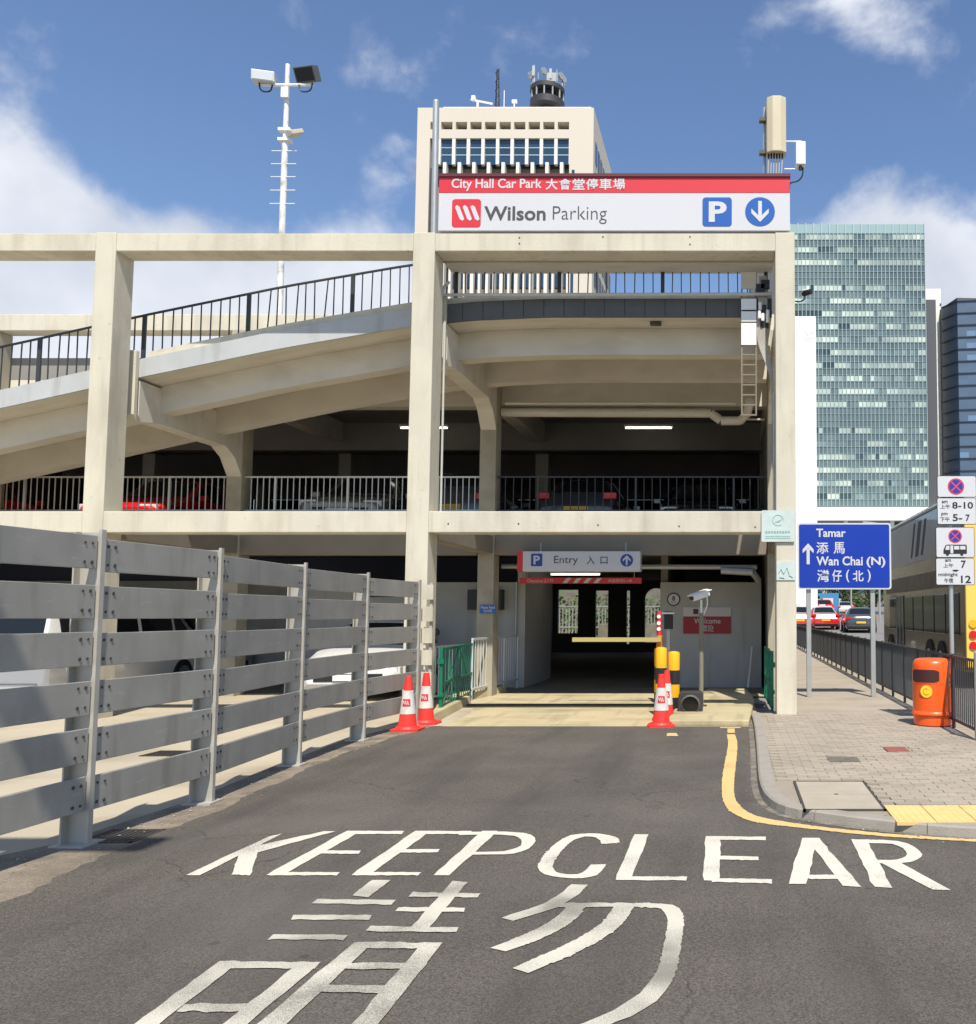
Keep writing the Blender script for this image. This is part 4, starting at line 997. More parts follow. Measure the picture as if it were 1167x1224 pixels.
# bollards
def bollard(x0, x1, ytop, ybase, lab):
    gb = G((x0 + x1) / 2, ybase); Y = gb.y; rr_ = (x1 - x0) / 2 * Y / FPX; zt = P((x0 + x1) / 2, ytop, Y).z
    b_ = thing('bollard', (gb.x, Y, 0), lab, 'bollard', 'black and yellow bollards at the entrance')
    zs = [0, .32, .60, .92, zt] if False else None
    n = 4; h = [.0, zt * .27, zt * .485, zt * .72, zt]; cols = ('bblack', 'byellow', 'bblack', 'byellow')
    for i in range(4):
        k = MB(); k.lathe((gb.x, Y, 0), [(rr_, h[i] + .001), (rr_, h[i + 1])] + ([(rr_ * .9, h[i + 1] + .02), (rr_ * .3, h[i + 1] + .035)] if i == 3 else []), n=28); k.build('yellow_band' if cols[i] == 'byellow' else 'black_band', cols[i], b_, smooth=True)
bollard(783.5, 797, 776, 856, 'black and yellow bollard behind the cones, under the orange barrier box')
bollard(798.5, 812.5, 781, 853, 'black and yellow bollard next to the grey square lamp housing')
bollard(782, 793, 777, 846, 'rear black and yellow bollard, mostly hidden by the other two')
# barrier machine with boom and red reflectors
BY = 16.4
g = G(787.5, 846); bx = thing('boom_barrier', (P(787, 800, BY).x, BY, 0), 'orange boom barrier with a lowered yellow boom across the entrance lane', 'boom barrier')
q = pbox(783.8, 760, 791, 846, BY); m_ = MB(); m_.prism([(q[0], BY, 0), (q[1], BY, 0), (q[1], BY, q[3]), (q[0] + .03, BY, q[3]), (q[0], BY, q[3] - .25)], (0, .25, 0)); m_.build('barrier_cabinet', 'orangepl', bx, bevel=.01)
m_ = MB(); zz = P(700, 764, BY).z; m_.box(P(685, 764, BY).x, q[0] + .1, BY - .07, BY - .03, zz - .045, zz + .03); m_.build('boom', mat('boom_yellow', (.42, .36, .14), .5), bx)
m_ = MB(); m_.cyl(((q[0] + q[1]) / 2, BY + .1, q[3]), ((q[0] + q[1]) / 2, BY + .1, P(787, 731, BY).z), .045, n=12); pl = m_.build('reflector_post', 'red', bx, smooth=True)
for y in (737, 745, 752):
    m_ = MB(); c = P(787.5, y, BY); m_.disc((c.x, BY + .055, c.z), .035, .012, n=12); m_.build('reflector', 'plate_w', pl)
# ticket frame behind
tf = thing('ticket_machine', (P(800, 800, 18.3).x, 18.3, 0), 'dark slim ticket machine with a pale frame behind the bollards', 'ticket machine')
m_ = MB(); q = pbox(794, 731, 804, 752, 18.3); rbox(m_, q, 18.3, 18.5); m_.build('screen_head', 'black', tf); m_ = MB(); m_.box(q[0] + .05, q[1] - .05, 18.34, 18.46, 0, q[2]); m_.build('stem', 'steel', tf)
m_ = MB(); c = pbox(790, 732, 806, 734, 18.2); rbox(m_, c, 18.18, 18.28); m_.build('crossbar', 'white', tf)
# camera pole on its island
isl = [G(797, 868), G(896, 868), G(902, 842), G(893, 828), G(848, 828), G(812, 845)]
m_ = MB(); m_.prism([(p.x, p.y, .0) for p in isl], (0, 0, .085)); o = m_.build('concrete_island', 'apron', bevel=.02); tag(o, kind='structure')
CYp = 15.2
g = P(838.5, 828, CYp); cp = thing('camera_pole', (g.x, CYp, .085), 'steel pole carrying a white bullet camera in front of the Welcome board', 'security camera')
m_ = MB(); m_.cyl((g.x, CYp, .08), (g.x, CYp, P(838, 733, CYp).z), .038, n=14); m_.build('pole', mat('dull_pole', (.20, .185, .13), .6, var=.1, vscale=6), cp, smooth=True)
m_ = MB(); m_.box(g.x - .09, g.x + .09, CYp - .09, CYp + .09, .085, .1); m_.build('pole_foot', 'rust', cp)
m_ = MB(); m_.tube([P(838.5, 733, CYp), P(838.5, 717, CYp)], .018, n=8); m_.build('bracket', 'white', cp)
m_ = MB(); m_.bar(P(827, 714.5, CYp - .22), P(846, 708, CYp + .02), .11, .12); cb = m_.build('camera_body', 'white', cp, bevel=.012)
m_ = MB(); m_.bar(P(825, 712.5, CYp - .3), P(847.5, 705, CYp + .05), .14, .012); m_.build('sun_shield', 'white', cb)
m_ = MB(); e_ = P(827, 714.5, CYp - .22); d_ = (e_ - P(846, 708, CYp + .02)).normalized(); m_.cyl(e_ + d_ * .0, e_ + d_ * .012, .05, n=16); m_.build('lens_ring', 'black', cb)
m_ = MB(); m_.tube(smooth_path([P(845, 713, CYp), P(846.5, 722, CYp), P(842, 733, CYp), P(840, 738, CYp)], 3), .011, n=6); m_.build('cable', 'white', cp)
# black signal housing at the foot of the pole
LY = 14.35
q = pbox(811, 827, 840, 859.5, LY); lh = thing('lamp_housing', ((q[0] + q[1]) / 2, LY, q[2]), 'black square lamp housing with a round opening at the foot of the camera pole', 'lamp housing')
m_ = MB(); m_.prism(rounded(q[0], q[1], q[2] + .03, q[3], LY, .07), (0, .28, 0)); m_.build('housing', mat('housing_black', (.035, .033, .03), .55), lh, bevel=.008)
cx_, cz_ = (q[0] + q[1]) / 2 - .0, (q[2] + q[3]) / 2 + .01
m_ = MB(); n = 28
for r0, r1, y0, y1 in ((.155, .13, LY - .004, LY - .04), (.13, .125, LY - .04, LY - .001)):
    vs = []
    for i in range(n):
        t = 2 * math.pi * i / n; vs += [(cx_ + r0 * math.cos(t), y0, cz_ + r0 * math.sin(t)), (cx_ + r1 * math.cos(t), y1, cz_ + r1 * math.sin(t))]
    m_.add(vs, [(2 * i, 2 * i + 1, (2 * i + 3) % (2 * n), (2 * i + 2) % (2 * n)) for i in range(n)])
m_.build('round_rim', mat('rim_grey', (.10, .095, .085), .5), lh); m_ = MB(); m_.disc((cx_, LY - .002, cz_), .124, .003, n=28); m_.build('dark_lens', mat('dark_lens', (.004, .004, .004), .15), lh)
for i in range(10):
    t = 2 * math.pi * i / 10 + .3; m_ = MB(); m_.disc((cx_ + .172 * math.cos(t), LY - .001, cz_ + .172 * math.sin(t)), .009, .006, n=8); m_.build('bolt', 'rust', lh)
m_ = MB(); m_.box(q[0] + .05, q[1] - .05, LY + .05, LY + .22, .08, q[2] + .035); m_.build('stand', 'black', lh)

# ------------------------------------------------------------------ fence of wide grey boards
bases = [G(*p) for p in ((92, 1010), (242, 960), (349, 915), (428, 885), (492, 867))]
d0 = (bases[1] - bases[0]); bases = [bases[0] - d0.normalized() * 1.75] + bases
fe = thing('board_fence', tuple(bases[1]), 'tall grey fence of six wide horizontal metal boards on steel posts', 'fence')
tops = [2.17, 2.17, 2.14, 2.12, 2.10, 2.06]
for i, p in enumerate(bases):
    t = (bases[min(i + 1, 5)] - bases[max(i - 1, 0)]).normalized(); nrm = Vector((t.y, -t.x, 0))
    if nrm.x < 0: nrm = -nrm
    z1 = tops[i]
    k = MB()
    k.obox(p + Vector((0, 0, z1 / 2)), t * .006, nrm * .075, Vector((0, 0, z1 / 2)))                 # web
    k.obox(p - nrm * .075 + Vector((0, 0, z1 / 2)), t * .065, nrm * .006, Vector((0, 0, z1 / 2)))    # back flange
    k.obox(p + nrm * .078 + Vector((0, 0, z1 / 2 + .01)), t * .022, nrm * .012, Vector((0, 0, z1 / 2 + .01)))    # front cover strip
    k.build('fence_post', 'fpost', fe)
    k = MB(); k.obox(p + Vector((0, 0, .008)), t * .11, nrm * .12, (0, 0, .008)); k.build('post_foot', 'fpost', fe)
fb = []
for i in range(5):
    a, b = bases[i], bases[i + 1]; d = b - a; L = d.length; t = d.normalized(); nrm = Vector((t.y, -t.x, 0)); nrm = nrm if nrm.x > 0 else -nrm
    H = (tops[i] + tops[i + 1]) / 2 - .03; pitch = (H - .13) / 6; bh = pitch * .70
    for j in range(6):
        z = .13 + pitch * j + (pitch - bh); o_ = nrm * .066
        p0, p1 = a + t * .028 + o_, b - t * .028 + o_
        k = MB(); zo = Vector((0, 0, z)); ti = random.uniform(-.009, .009)
        k.add([p0 + zo, p1 + zo + Vector((0, 0, ti)), p1 + zo + Vector((0, 0, bh + ti)), p0 + zo + Vector((0, 0, bh)),
               p0 + zo - nrm * .03, p1 + zo - nrm * .03 + Vector((0, 0, ti)), p1 + zo - nrm * .03 + Vector((0, 0, bh + ti)), p0 + zo - nrm * .03 + Vector((0, 0, bh))],
              [(0, 1, 2, 3), (7, 6, 5, 4), (3, 2, 6, 7), (0, 4, 5, 1), (0, 3, 7, 4), (1, 5, 6, 2)])
        bo = k.build('board', 'fboard', fe, bevel=.004)
        for e, s_ in ((p0, 1), (p1, -1)):
            for dx, dz in ((.05, .05), (.12, .05), (.05, bh - .05), (.12, bh - .05)):
                k = MB(); c = e + t * s_ * dx + Vector((0, 0, z + dz)); k.cyl(c + nrm * .001, c + nrm * .006, random.uniform(.009, .014), n=6); k.build('bolt', 'rust', bo)
# return of the fence towards the building column
rt = thing('fence_return', (bases[-1].x, bases[-1].y, 0), 'short return of beige boards joining the grey fence to the middle column', 'fence')
m_ = MB(); a = bases[-1] + Vector((.09, .05, 0)); m_.box(a.x + .03, a.x + .07, a.y + .26, a.y + .31, 0, 2.05); m_.build('fence_post', 'fpost', rt)
for j in range(6):
    m_ = MB(); z = .2 + j * .32; m_.box(a.x - .08, a.x + .09, a.y + .22, a.y + .25, z, z + .22); m_.build('board', 'cream', rt)
# dark drain gratings in the forecourt
for px, py, lab in ((200, 901, 'square dark drain grating in the forecourt behind the second fence bay'), (55, 955, 'square dark drain grating in the forecourt behind the nearest fence bay'), (145, 1000, 'dark iron cover at the foot of the nearest fence post')):
    g = G(px, py); dg_ = thing('drain_grating', (g.x, g.y, 0), lab, 'drain grating'); s_ = .2
    k = MB()
    for q in ((-s_, s_, -s_, -s_ + .02), (-s_, s_, s_ - .02, s_), (-s_, -s_ + .02, -s_, s_), (s_ - .02, s_, -s_, s_)): k.box(g.x + q[0], g.x + q[1], g.y + q[2], g.y + q[3], .0005, .008)
    k.build('grating_frame', 'rust', dg_)
    k = MB(); k.box(g.x - s_, g.x + s_, g.y - s_, g.y + s_, .0004, .003); k.build('drain_pit', 'black', dg_)
    for i in range(8): k = MB(); k.box(g.x - s_ + .035 + i * .045, g.x - s_ + .05 + i * .045, g.y - s_, g.y + s_, .003, .007); k.build('grating_bar', 'rust', dg_)

# ------------------------------------------------------------------ street furniture on the right
# direction sign
RY = 16.8
q = pbox(953.5, 625, 1065.5, 704.5, RY); rs = thing('direction_sign', ((q[0] + q[1]) / 2, RY, KH), 'blue direction sign reading Tamar and Wan Chai (N) on two grey posts', 'road sign')
m_ = MB(); m_.prism(rounded(q[0], q[1], q[2], q[3], RY, .05), (0, .012, 0)); m_.build('white_border', 'whiteplastic', rs)
m_ = MB(); m_.prism(rounded(q[0] + .03, q[1] - .03, q[2] + .03, q[3] - .03, RY - .001, .035), (0, -.004, 0)); m_.build('blue_face', 'roadblue', rs)
for i in range(2):
    z_ = q[2] + (q[3] - q[2]) * (.28 + .45 * i); m_ = MB(); m_.box(q[0] + .05, q[1] - .05, RY + .013, RY + .04, z_ - .02, z_ + .02); m_.build('back_rail', 'steel', rs)
for px in (967.5, 1044.5):
    X = P(px, 760, RY).x; m_ = MB(); m_.box(X - .042, X + .042, RY + .042, RY + .125, KH, q[3] - .06); m_.build('sign_post', 'steel', rs, bevel=.006)
T = RY - .0055
text('Tamar', 'lettering', 'whiteplastic', pbox(976, 632, 1011, 642, RY), T, rs, bold=.022)
for ch, x0, x1, y0, y1 in (('添', 976, 990.5, 648, 662), ('馬', 996.5, 1010, 648, 662), ('灣', 977, 991.5, 681, 695.5), ('仔', 995, 1006.5, 681, 695.5), ('(', 1011.5, 1015.5, 681, 696), ('北', 1019.5, 1032.5, 682, 695), (')', 1037, 1041, 681, 696)):
    text(ch, 'chinese_lettering', 'whiteplastic', pbox(x0, y0, x1, y1, RY), T, rs, bold=.014)
text('Wan Chai', 'lettering', 'whiteplastic', pbox(976, 665, 1031.5, 676, RY), T, rs, bold=.022); text('(N)', 'lettering', 'whiteplastic', pbox(1036, 665.5, 1058.5, 678.5, RY), T, rs, bold=.022)
qa = pbox(959.5, 649.5, 973, 674.5, RY); m_ = MB(); cx_ = (qa[0] + qa[1]) / 2
m_.prism([(cx_ - .028, T, qa[2]), (cx_ + .028, T, qa[2]), (cx_ + .028, T, qa[3] - .1), (cx_ - .028, T, qa[3] - .1)], (0, -.003, 0))
for s_ in (-1, 1): m_.prism([(cx_, T - .0005, qa[3]), (cx_ + s_ * .10, T - .0005, qa[3] - .11), (cx_ + s_ * .10, T - .0005, qa[3] - .18), (cx_, T - .0005, qa[3] - .085)], (0, -.003, 0))
m_.build('arrow', 'whiteplastic', rs)
# no stopping plates on a post
NY = 12.6
np_ = thing('no_stopping_sign', (P(1140, 700, NY).x, NY, KH), 'no stopping plates with hours 8-10, 5-7 and 7 to midnight 12 on a grey post', 'road sign')
X = P(1138.5, 720, NY).x; m_ = MB(); m_.cyl((X, NY + .06, KH), (X, NY + .06, P(1140, 572, NY).z), .03, n=14); m_.build('sign_post', 'steel', np_, smooth=True)
def plate(x0, y0, x1, y1, name='sign_plate'):
    q = pbox(x0, y0, x1, y1, NY); k = MB(); k.prism(rounded(q[0], q[1], q[2], q[3], NY + .006, .025), (0, .006, 0)); b_ = k.build('plate_edge', 'black', np_)
    k = MB(); k.prism(rounded(q[0] + .008, q[1] - .008, q[2] + .008, q[3] - .008, NY + .004, .02), (0, -.004, 0)); k.build(name, 'whiteplastic', np_)
plate(1120.5, 568.5, 1167.5, 594.5); plate(1120.5, 595, 1167.5, 627); plate(1119, 630, 1165.5, 666.5); plate(1119, 667, 1165.5, 699.5)
T = NY - .0005
def nostop(cx0, cy0, rpx, part_name):
    c = P(cx0, cy0, NY); R = rpx * NY / FPX; k = MB(); k.disc((c.x, T, c.z), R, .002, n=32); o = k.build(part_name, mat('nostop_red', (.55, .05, .10), .5) if 'nsr' not in M else M['nsr'], np_)
    k = MB(); n = 32; k.disc((c.x, T - .002, c.z), R * .83, .001, n=32); k.build('blue_face', mat('nostop_blue', (.03, .03, .26), .5), o)
    for s_ in (1, -1):
        k = MB(); k.bar((c.x - R * .6, T - .0045 - .0005 * s_, c.z - s_ * R * .6), (c.x + R * .6, T - .0045 - .0005 * s_, c.z + s_ * R * .6), .002, R * .16); k.build('red_bar', mat('nostop_bar', (.60, .06, .12), .5), o)
nostop(1143, 581.5, 10, 'no_stopping_disc'); nostop(1142, 641, 8.2, 'no_stopping_disc')
def tx(s, x0, y0, x1, y1, b=.02, n='lettering'): text(s, n, 'black', pbox(x0, y0, x1, y1, NY), T, np_, bold=b, depth=.002)
tx('am', 1126, 598.5, 1133, 601.5); tx('上午', 1124.5, 603, 1136, 608, .01, 'chinese_lettering'); tx('8-10', 1138.5, 600, 1163.5, 608)
tx('pm', 1125.5, 613, 1133, 617); tx('下午', 1124, 618, 1135.5, 623.5, .01, 'chinese_lettering'); tx('5-', 1139, 614.5, 1150.5, 623); tx('7', 1154.5, 615, 1159.5, 623)
tx('am', 1130, 668.5, 1137, 671.5); tx('上午', 1128, 673.5, 1140, 678.5, .01, 'chinese_lettering'); tx('7', 1149, 670, 1155, 679); tx('midnight', 1122, 684.5, 1145, 690, .015); tx('午夜', 1129, 691, 1140, 697, .01, 'chinese_lettering'); tx('12', 1149, 688, 1161, 697)
c = P(1142.5, 682, NY); m_ = MB(); m_.prism([(c.x - .05, T, c.z), (c.x, T, c.z - .018), (c.x + .05, T, c.z), (c.x + .022, T, c.z + .012), (c.x - .022, T, c.z + .012)], (0, -.002, 0)); m_.build('down_mark', 'black', np_)
q = pbox(1128, 651, 1156, 664, NY); m_ = MB(); w_, h_ = q[1] - q[0], q[3] - q[2]
bp = [(0, .15), (0, .5), (.1, .95), (.16, 1), (.97, 1), (1, .9), (1, .15)]
m_.prism([(q[0] + a * w_, T, q[2] + b * h_) for a, b in bp], (0, -.002, 0)); ic = m_.build('bus_symbol', 'black', np_)
for a0, a1, b0_, b1 in ((.08, .26, .52, .9), (.46, .68, .55, .88), (.72, .94, .55, .88), (.3, .42, .2, .92)):
    m_ = MB(); m_.prism([(q[0] + a * w_, T - .0022, q[2] + b * h_) for a, b in ((a0, b0_), (a1, b0_), (a1, b1), (a0 + (.05 if a0 < .1 else 0), b1))], (0, -.001, 0)); m_.build('symbol_window', 'whiteplastic', ic)
for a_ in (.17, .78):
    m_ = MB(); m_.disc((q[0] + a_ * w_, T - .0025, q[2] + .12 * h_), .022, .001, n=14); wv = m_.build('symbol_wheel', 'black', ic)
# orange bin
g = G(1116, 866.5, KH); bn = thing('litter_bin', (g.x, g.y, KH), 'round orange litter bin with a dark slot and yellow disc on the pavement', 'litter bin')
m_ = MB(); m_.lathe((g.x, g.y, KH), [(.235, 0), (.262, .015), (.266, .10), (.262, .135)], n=40); m_.build('bin_base', 'orange', bn, smooth=True)
m_ = MB(); m_.lathe((g.x, g.y, KH), [(.262, .136), (.285, .145), (.292, .16), (.285, .19), (.274, .20)], n=40); m_.build('bin_rim', 'orange', bn, smooth=True)
m_ = MB(); m_.lathe((g.x, g.y, KH), [(.272, .195), (.273, .5), (.272, .80), (.262, .85), (.235, .888), (.19, .905), (.05, .91)], n=48); m_.build('bin_body', 'orange', bn, smooth=True)
def onbin(a0, a1, z0, z1, R, m, name, n=12, parent=None, th=.006, rnd=0):
    vs = []
    for j in range(n + 1):
        t = math.radians(-90 + a0 + (a1 - a0) * j / n); e = 0
        if rnd: u_ = min(j, n - j) / n; e = rnd * max(0, 1 - u_ * 8)
        for r_, z_ in ((R, z0 + e), (R + th, z0 + e), (R + th, z1 - e), (R, z1 - e)): vs.append((g.x + r_ * math.cos(t), g.y + r_ * math.sin(t), KH + z_))
    fs = [(0, 1, 2, 3), tuple(n * 4 + j for j in (3, 2, 1, 0))]
    for j in range(n):
        for k in range(4): fs.append((j * 4 + k, j * 4 + (k + 1) % 4, j * 4 + 4 + (k + 1) % 4, j * 4 + 4 + k))
    kk = MB(); kk.add(vs, fs); return kk.build(name, m, parent or bn, smooth=True)
onbin(-86, 9, .575, .775, .268, 'orange', 'slot_frame', th=.009, rnd=.03)
onbin(-82, 6, .59, .76, .272, 'bindark', 'slot', th=.0075, rnd=.025)
# yellow disc with a mark
t = math.radians(-90 - 30); n_ = Vector((math.cos(t), math.sin(t), 0)); c = Vector((g.x, g.y, KH + .47)) + n_ * .273
m_ = MB(); m_.cyl(c, c + n_ * .006, .082, n=28); dd = m_.build('yellow_disc', mat('disc_yellow', (.85, .62, .03), .4), bn)
m_ = MB(); sd = Vector((-n_.y, n_.x, 0))
for k in range(11):
    a0, a1 = math.radians(40 + k * 26), math.radians(40 + (k + 1) * 26)
    pa, pb = (c + n_ * .008 + sd * .042 * math.cos(a) + Vector((0, 0, .042 * math.sin(a))) for a in (a0, a1)); m_.cyl(pa, pb, .003, n=5)
m_.build('disc_mark', 'orange', dd)
for z_ in (.63, .56):
    t = math.radians(-90 + 38); n2_ = Vector((math.cos(t), math.sin(t), 0)); c = Vector((g.x, g.y, KH + z_)) + n2_ * .272; m_ = MB(); m_.cyl(c, c + n2_ * .008, .02, n=14); m_.build('lock', 'chrome', bn)
onbin(45, 80, .52, .70, .2735, mat('label_brown', (.45, .07, .02), .5), 'side_label', th=.002)
# street railing
RX = 2.94; z0, z1 = KH, KH + .96
rg = thing('street_railing', (RX, 11.2, KH), 'long dark metal railing along the street side of the pavement', 'railing')
m_ = MB(); m_.box(RX - .02, RX + .02, 11.2, 60, z1 - .03, z1); m_.build('top_rail', 'raildark', rg); m_ = MB(); m_.box(RX - .015, RX + .015, 11.2, 60, z0 + .10, z0 + .13); m_.build('bottom_rail', 'raildark', rg)
pp = bb = None; Y = 11.2; i = 0
while Y < 60:
    if pp is None: k = MB(); k.box(-.02, .02, -.02, .02, 0, .98); pp = k.build('railing_post', 'raildark', rg, keep=(0, 0, 0)); pp.location = Vector((RX, Y, KH)) - WL[rg.name]
    else: inst(pp, 'railing_post', (RX, Y, KH), rg)
    Y += 1.16; i += 1
nb_ = 0; st_ = MB(); Y = 11.2
while Y < 60:
    if nb_ < 290:
        if bb is None: k = MB(); k.box(-.007, .007, -.007, .007, .11, .94); bb = k.build('baluster', 'raildark', rg, keep=(0, 0, 0)); bb.location = Vector((RX, Y, KH)) - WL[rg.name]
        else: inst(bb, 'baluster', (RX, Y, KH), rg)
    else: st_.box(RX - .007, RX + .007, Y - .007, Y + .007, KH + .11, KH + .94)
    nb_ += 1; Y += .097
tag(st_.build('distant_balusters', 'raildark', rg), kind='stuff')
m_ = MB(); m_.cyl((RX, 11.15, KH), (RX, 11.15, KH + 1.05), .035, n=12); m_.build('end_post', 'steel', rg, smooth=True)
# small marker behind the railing
g = P(981, 785, 32); m_ = MB(); m_.cyl((3.35, 33, .0), (3.35, 33, .55), .10, n=12); m_.lathe((3.35, 33, .55), [(.10, 0), (.08, .05), (.02, .07)], n=12); tag(m_.build('marker_post', 'fpost', smooth=True), 'short pale marker post seen through the dark street railing', 'marker post')
# ------------------------------------------------------------------ vehicles
PROF = {
 'hatch': (4.35, 1.8, 1.46, [(-.5, .32, .55, .62, .80, .74), (-.475, .22, .62, .70, .92, .84), (-.36, .20, .74, .82, .97, .84), (-.24, .20, .86, .93, 1.0, .84), (-.20, .20, .88, .97, 1.0, .82),
            (-.02, .20, .92, .985, 1.0, .70), (.16, .20, .93, 1.0, 1.0, .70), (.34, .20, .95, .96, 1.0, .68), (.45, .22, .96, 1.06 / 1.46, .97, .76), (.485, .26, .88, .90 / 1.46, .94, .84), (.5, .34, .60, .66 / 1.46, .86, .80)]),
 'sedan': (4.7, 1.8, 1.45, [(-.5, .32, .55, .62, .80, .74), (-.475, .22, .62, .70, .92, .84), (-.36, .20, .74, .80, .97, .84), (-.24, .20, .86, .92, 1.0, .84), (-.19, .20, .88, .96, 1.0, .82),
            (-.04, .20, .92, .98, 1.0, .68), (.12, .20, .93, 1.0, 1.0, .68), (.22, .20, .95, .97, 1.0, .66), (.35, .20, .96, 1.03 / 1.45, 1.0, .80), (.46, .22, .94, .98 / 1.45, .97, .84), (.5, .30, .62, .68 / 1.45, .88, .80)]),
 'suv': (4.75, 1.92, 1.62, [(-.5, .34, .62, .68, .80, .74), (-.475, .24, .74, .80, .92, .84), (-.36, .24, .88, .96, .97, .86), (-.25, .24, 1.0, 1.06, 1.0, .86), (-.20, .24, 1.02, 1.10, 1.0, .84),
            (-.05, .24, 1.05, .985, 1.0, .72), (.15, .24, 1.06, 1.0, 1.0, .72), (.33, .24, 1.08, .975, 1.0, .70), (.45, .26, 1.08, 1.15 / 1.62, .97, .78), (.485, .28, 1.0, 1.03 / 1.62, .94, .84), (.5, .34, .70, .76 / 1.62, .86, .80)]),
 'van': (4.7, 1.72, 1.95, [(-.5, .34, .70, .78, .86, .80), (-.48, .22, .95, 1.02, .95, .86), (-.44, .20, 1.05, 1.14, .98, .88), (-.40, .20, 1.08, 1.2, 1.0, .88), (-.385, .20, 1.1, 1.26, 1.0, .87),
            (-.25, .20, 1.12, .98, 1.0, .80), (-.02, .20, 1.12, 1.0, 1.0, .80), (.25, .20, 1.12, 1.0, 1.0, .80), (.44, .20, 1.12, .985, 1.0, .80), (.485, .24, 1.10, 1.2 / 1.95, .98, .86), (.5, .34, .70, .76 / 1.95, .92, .86)]),
}
def vehicle(kind, paint, label, X, Y, Z, rot, roof=None, group=None, name='parked_car', cat='car', plate='W', sign=False, lit=False):
    L_, W_, H_, st = PROF[kind]; root = thing(name, (0, 0, 0), label, cat, group)
    rows = []
    for (y, zb_, zbelt, top, wb, wt) in st:
        top = top * H_ if len(rows) >= 5 else zbelt + .07
        hw = W_ / 2
        rows.append((y * L_, zb_, zbelt, top, hw * wb, hw * wt))
    vs = []; 
    for (y, zb_, ze, zt, wb, wt) in rows:
        half = [(wb * .90, zb_), (wb * .985, zb_ + .14), (wb, (zb_ + ze) / 2 + .05), (wb * .975, ze), (wt, zt - min(.05, (zt - ze) * .4)), (wt * .80, zt - .008), (wt * .35, zt)]
        ring = [(x, y, z) for x, z in half] + [(-x, y, z) for x, z in reversed(half)]
        vs += ring
    n = 14; R = len(rows); fs = [tuple(range(n)), tuple((R - 1) * n + i for i in reversed(range(n)))]
    for i in range(R - 1):
        for j in range(n): fs.append((i * n + j, (i + 1) * n + j, (i + 1) * n + (j + 1) % n, i * n + (j + 1) % n))
    mb = MB(); mb.add(vs, fs)
    if roof:
        for q, f in enumerate(mb.f):
            if q >= 2:
                i = (q - 2) // n; j = (q - 2) % n
                if 4 <= i <= 7 and j in (4, 5, 6, 7, 8): mb.mi[q] = 1
    body = mb.build('body', [paint] + ([roof] if roof else []), root, bevel=.02, smooth=True)
    def V(i, j): return Vector(vs[i * n + j])
    def pane(c, name='window', sh=.90, off=.012, m='carglass'):
        ce = sum(c, Vector()) / len(c); nn = (c[1] - c[0]).cross(c[2] - c[0]).normalized()
        if nn.dot(ce - Vector((0, 0, .6))) < 0: nn = -nn
        k = MB(); a = [ce + (p - ce) * sh + nn * off for p in c]; k.prism(a, -nn * .03); return k.build(name, m, root)
    def screen(i0, i1, name):
        A = []; B_ = []
        for j in range(4, 10):
            a, b = V(i0, j), V(i1, j); p, q_ = a.lerp(b, .07), a.lerp(b, .93); p.x *= .93; q_.x *= .93; A.append(p); B_.append(q_)
        nn = (B_[2] - A[2]).cross(A[3] - A[2]).normalized(); nn = nn if nn.z > 0 else -nn
        k = MB(); k.add([p + nn * .014 for p in A + B_], [(j, j + 1, j + 7, j + 6) for j in range(5)]); k.build(name, 'carglass', root)
    screen(4, 5, 'windscreen')
    re = 7 if kind != 'van' else 8
    screen(re, re + 1, 'rear_window')
    for s_ in (0, 1):
        jb, jt = (3, 4) if s_ == 0 else (10, 9)
        for i in range(5, re): pane([V(i, jb), V(i + 1, jb), V(i + 1, jt), V(i, jt)], 'side_window', .90)
        pane([V(4, jb), V(5, jb), V(5, jt)], 'side_window', .75)
    f0 = rows[0]; hw = W_ / 2
    for s_ in (-1, 1):
        zl_ = rows[1][2] - .02
        k = MB(); k.obox((s_ * hw * .70, -L_ / 2 + .09, zl_), (.17, .03 * s_, 0), (0, .05, 0), (0, 0, .065)); k.build('headlight', 'lens', root, bevel=.015)
        zr_ = rows[-2][2] - .05 if kind != 'van' else .98
        k = MB(); k.obox((s_ * hw * .80, L_ / 2 - .055, zr_), (.14, 0, 0), (0, .055, 0), (0, 0, .07 if kind != 'van' else .17)); k.build('tail_light', 'tail', root, bevel=.015)
        k = MB(); m0 = rows[4]; k.obox((s_ * (hw + .09), m0[0] + .22, m0[2] + .08), (.09, 0, 0), (0, .04, 0), (0, 0, .065)); k.build('mirror', paint, root, bevel=.02)
        for y in (-.31, .30):
            c = Vector((s_ * hw * .90, y * L_, .32)); k = MB(); k.cyl(c - Vector((.11, 0, 0)), c + Vector((.11, 0, 0)), .32, n=24); wv = k.build('wheel', 'rubber', root, smooth=True)
            k = MB(); k.cyl(c + Vector((s_ * .095, 0, 0)), c + Vector((s_ * .118, 0, 0)), .20, n=18); k.build('rim', 'chrome', wv)
            k = MB(); k.cyl(c - Vector((s_ * .02, 0, 0)), c + Vector((s_ * .075, 0, 0)), .385, n=24); k.build('wheel_arch', 'black', root)
    k = MB(); k.obox((0, -L_ / 2 + .005, .44), (hw * .62, 0, 0), (0, .02, 0), (0, 0, .07)); k.build('grille', 'black', root, bevel=.01)
    k = MB(); k.obox((0, -L_ / 2 - .02, .44), (.26, 0, 0), (0, .008, 0), (0, 0, .055)); k.build('front_plate', 'plate_w', root)
    k = MB(); k.obox((0, L_ / 2 + .012, .60 if kind != 'van' else .8), (.26, 0, 0), (0, .008, 0), (0, 0, .055)); k.build('rear_plate', 'plate_y', root)
    k = MB(); k.obox((0, L_ / 2 - .01, .36), (hw * .8, 0, 0), (0, .03, 0), (0, 0, .06)); k.build('rear_bumper', 'black' if kind != 'van' else 'carsilver', root, bevel=.02)
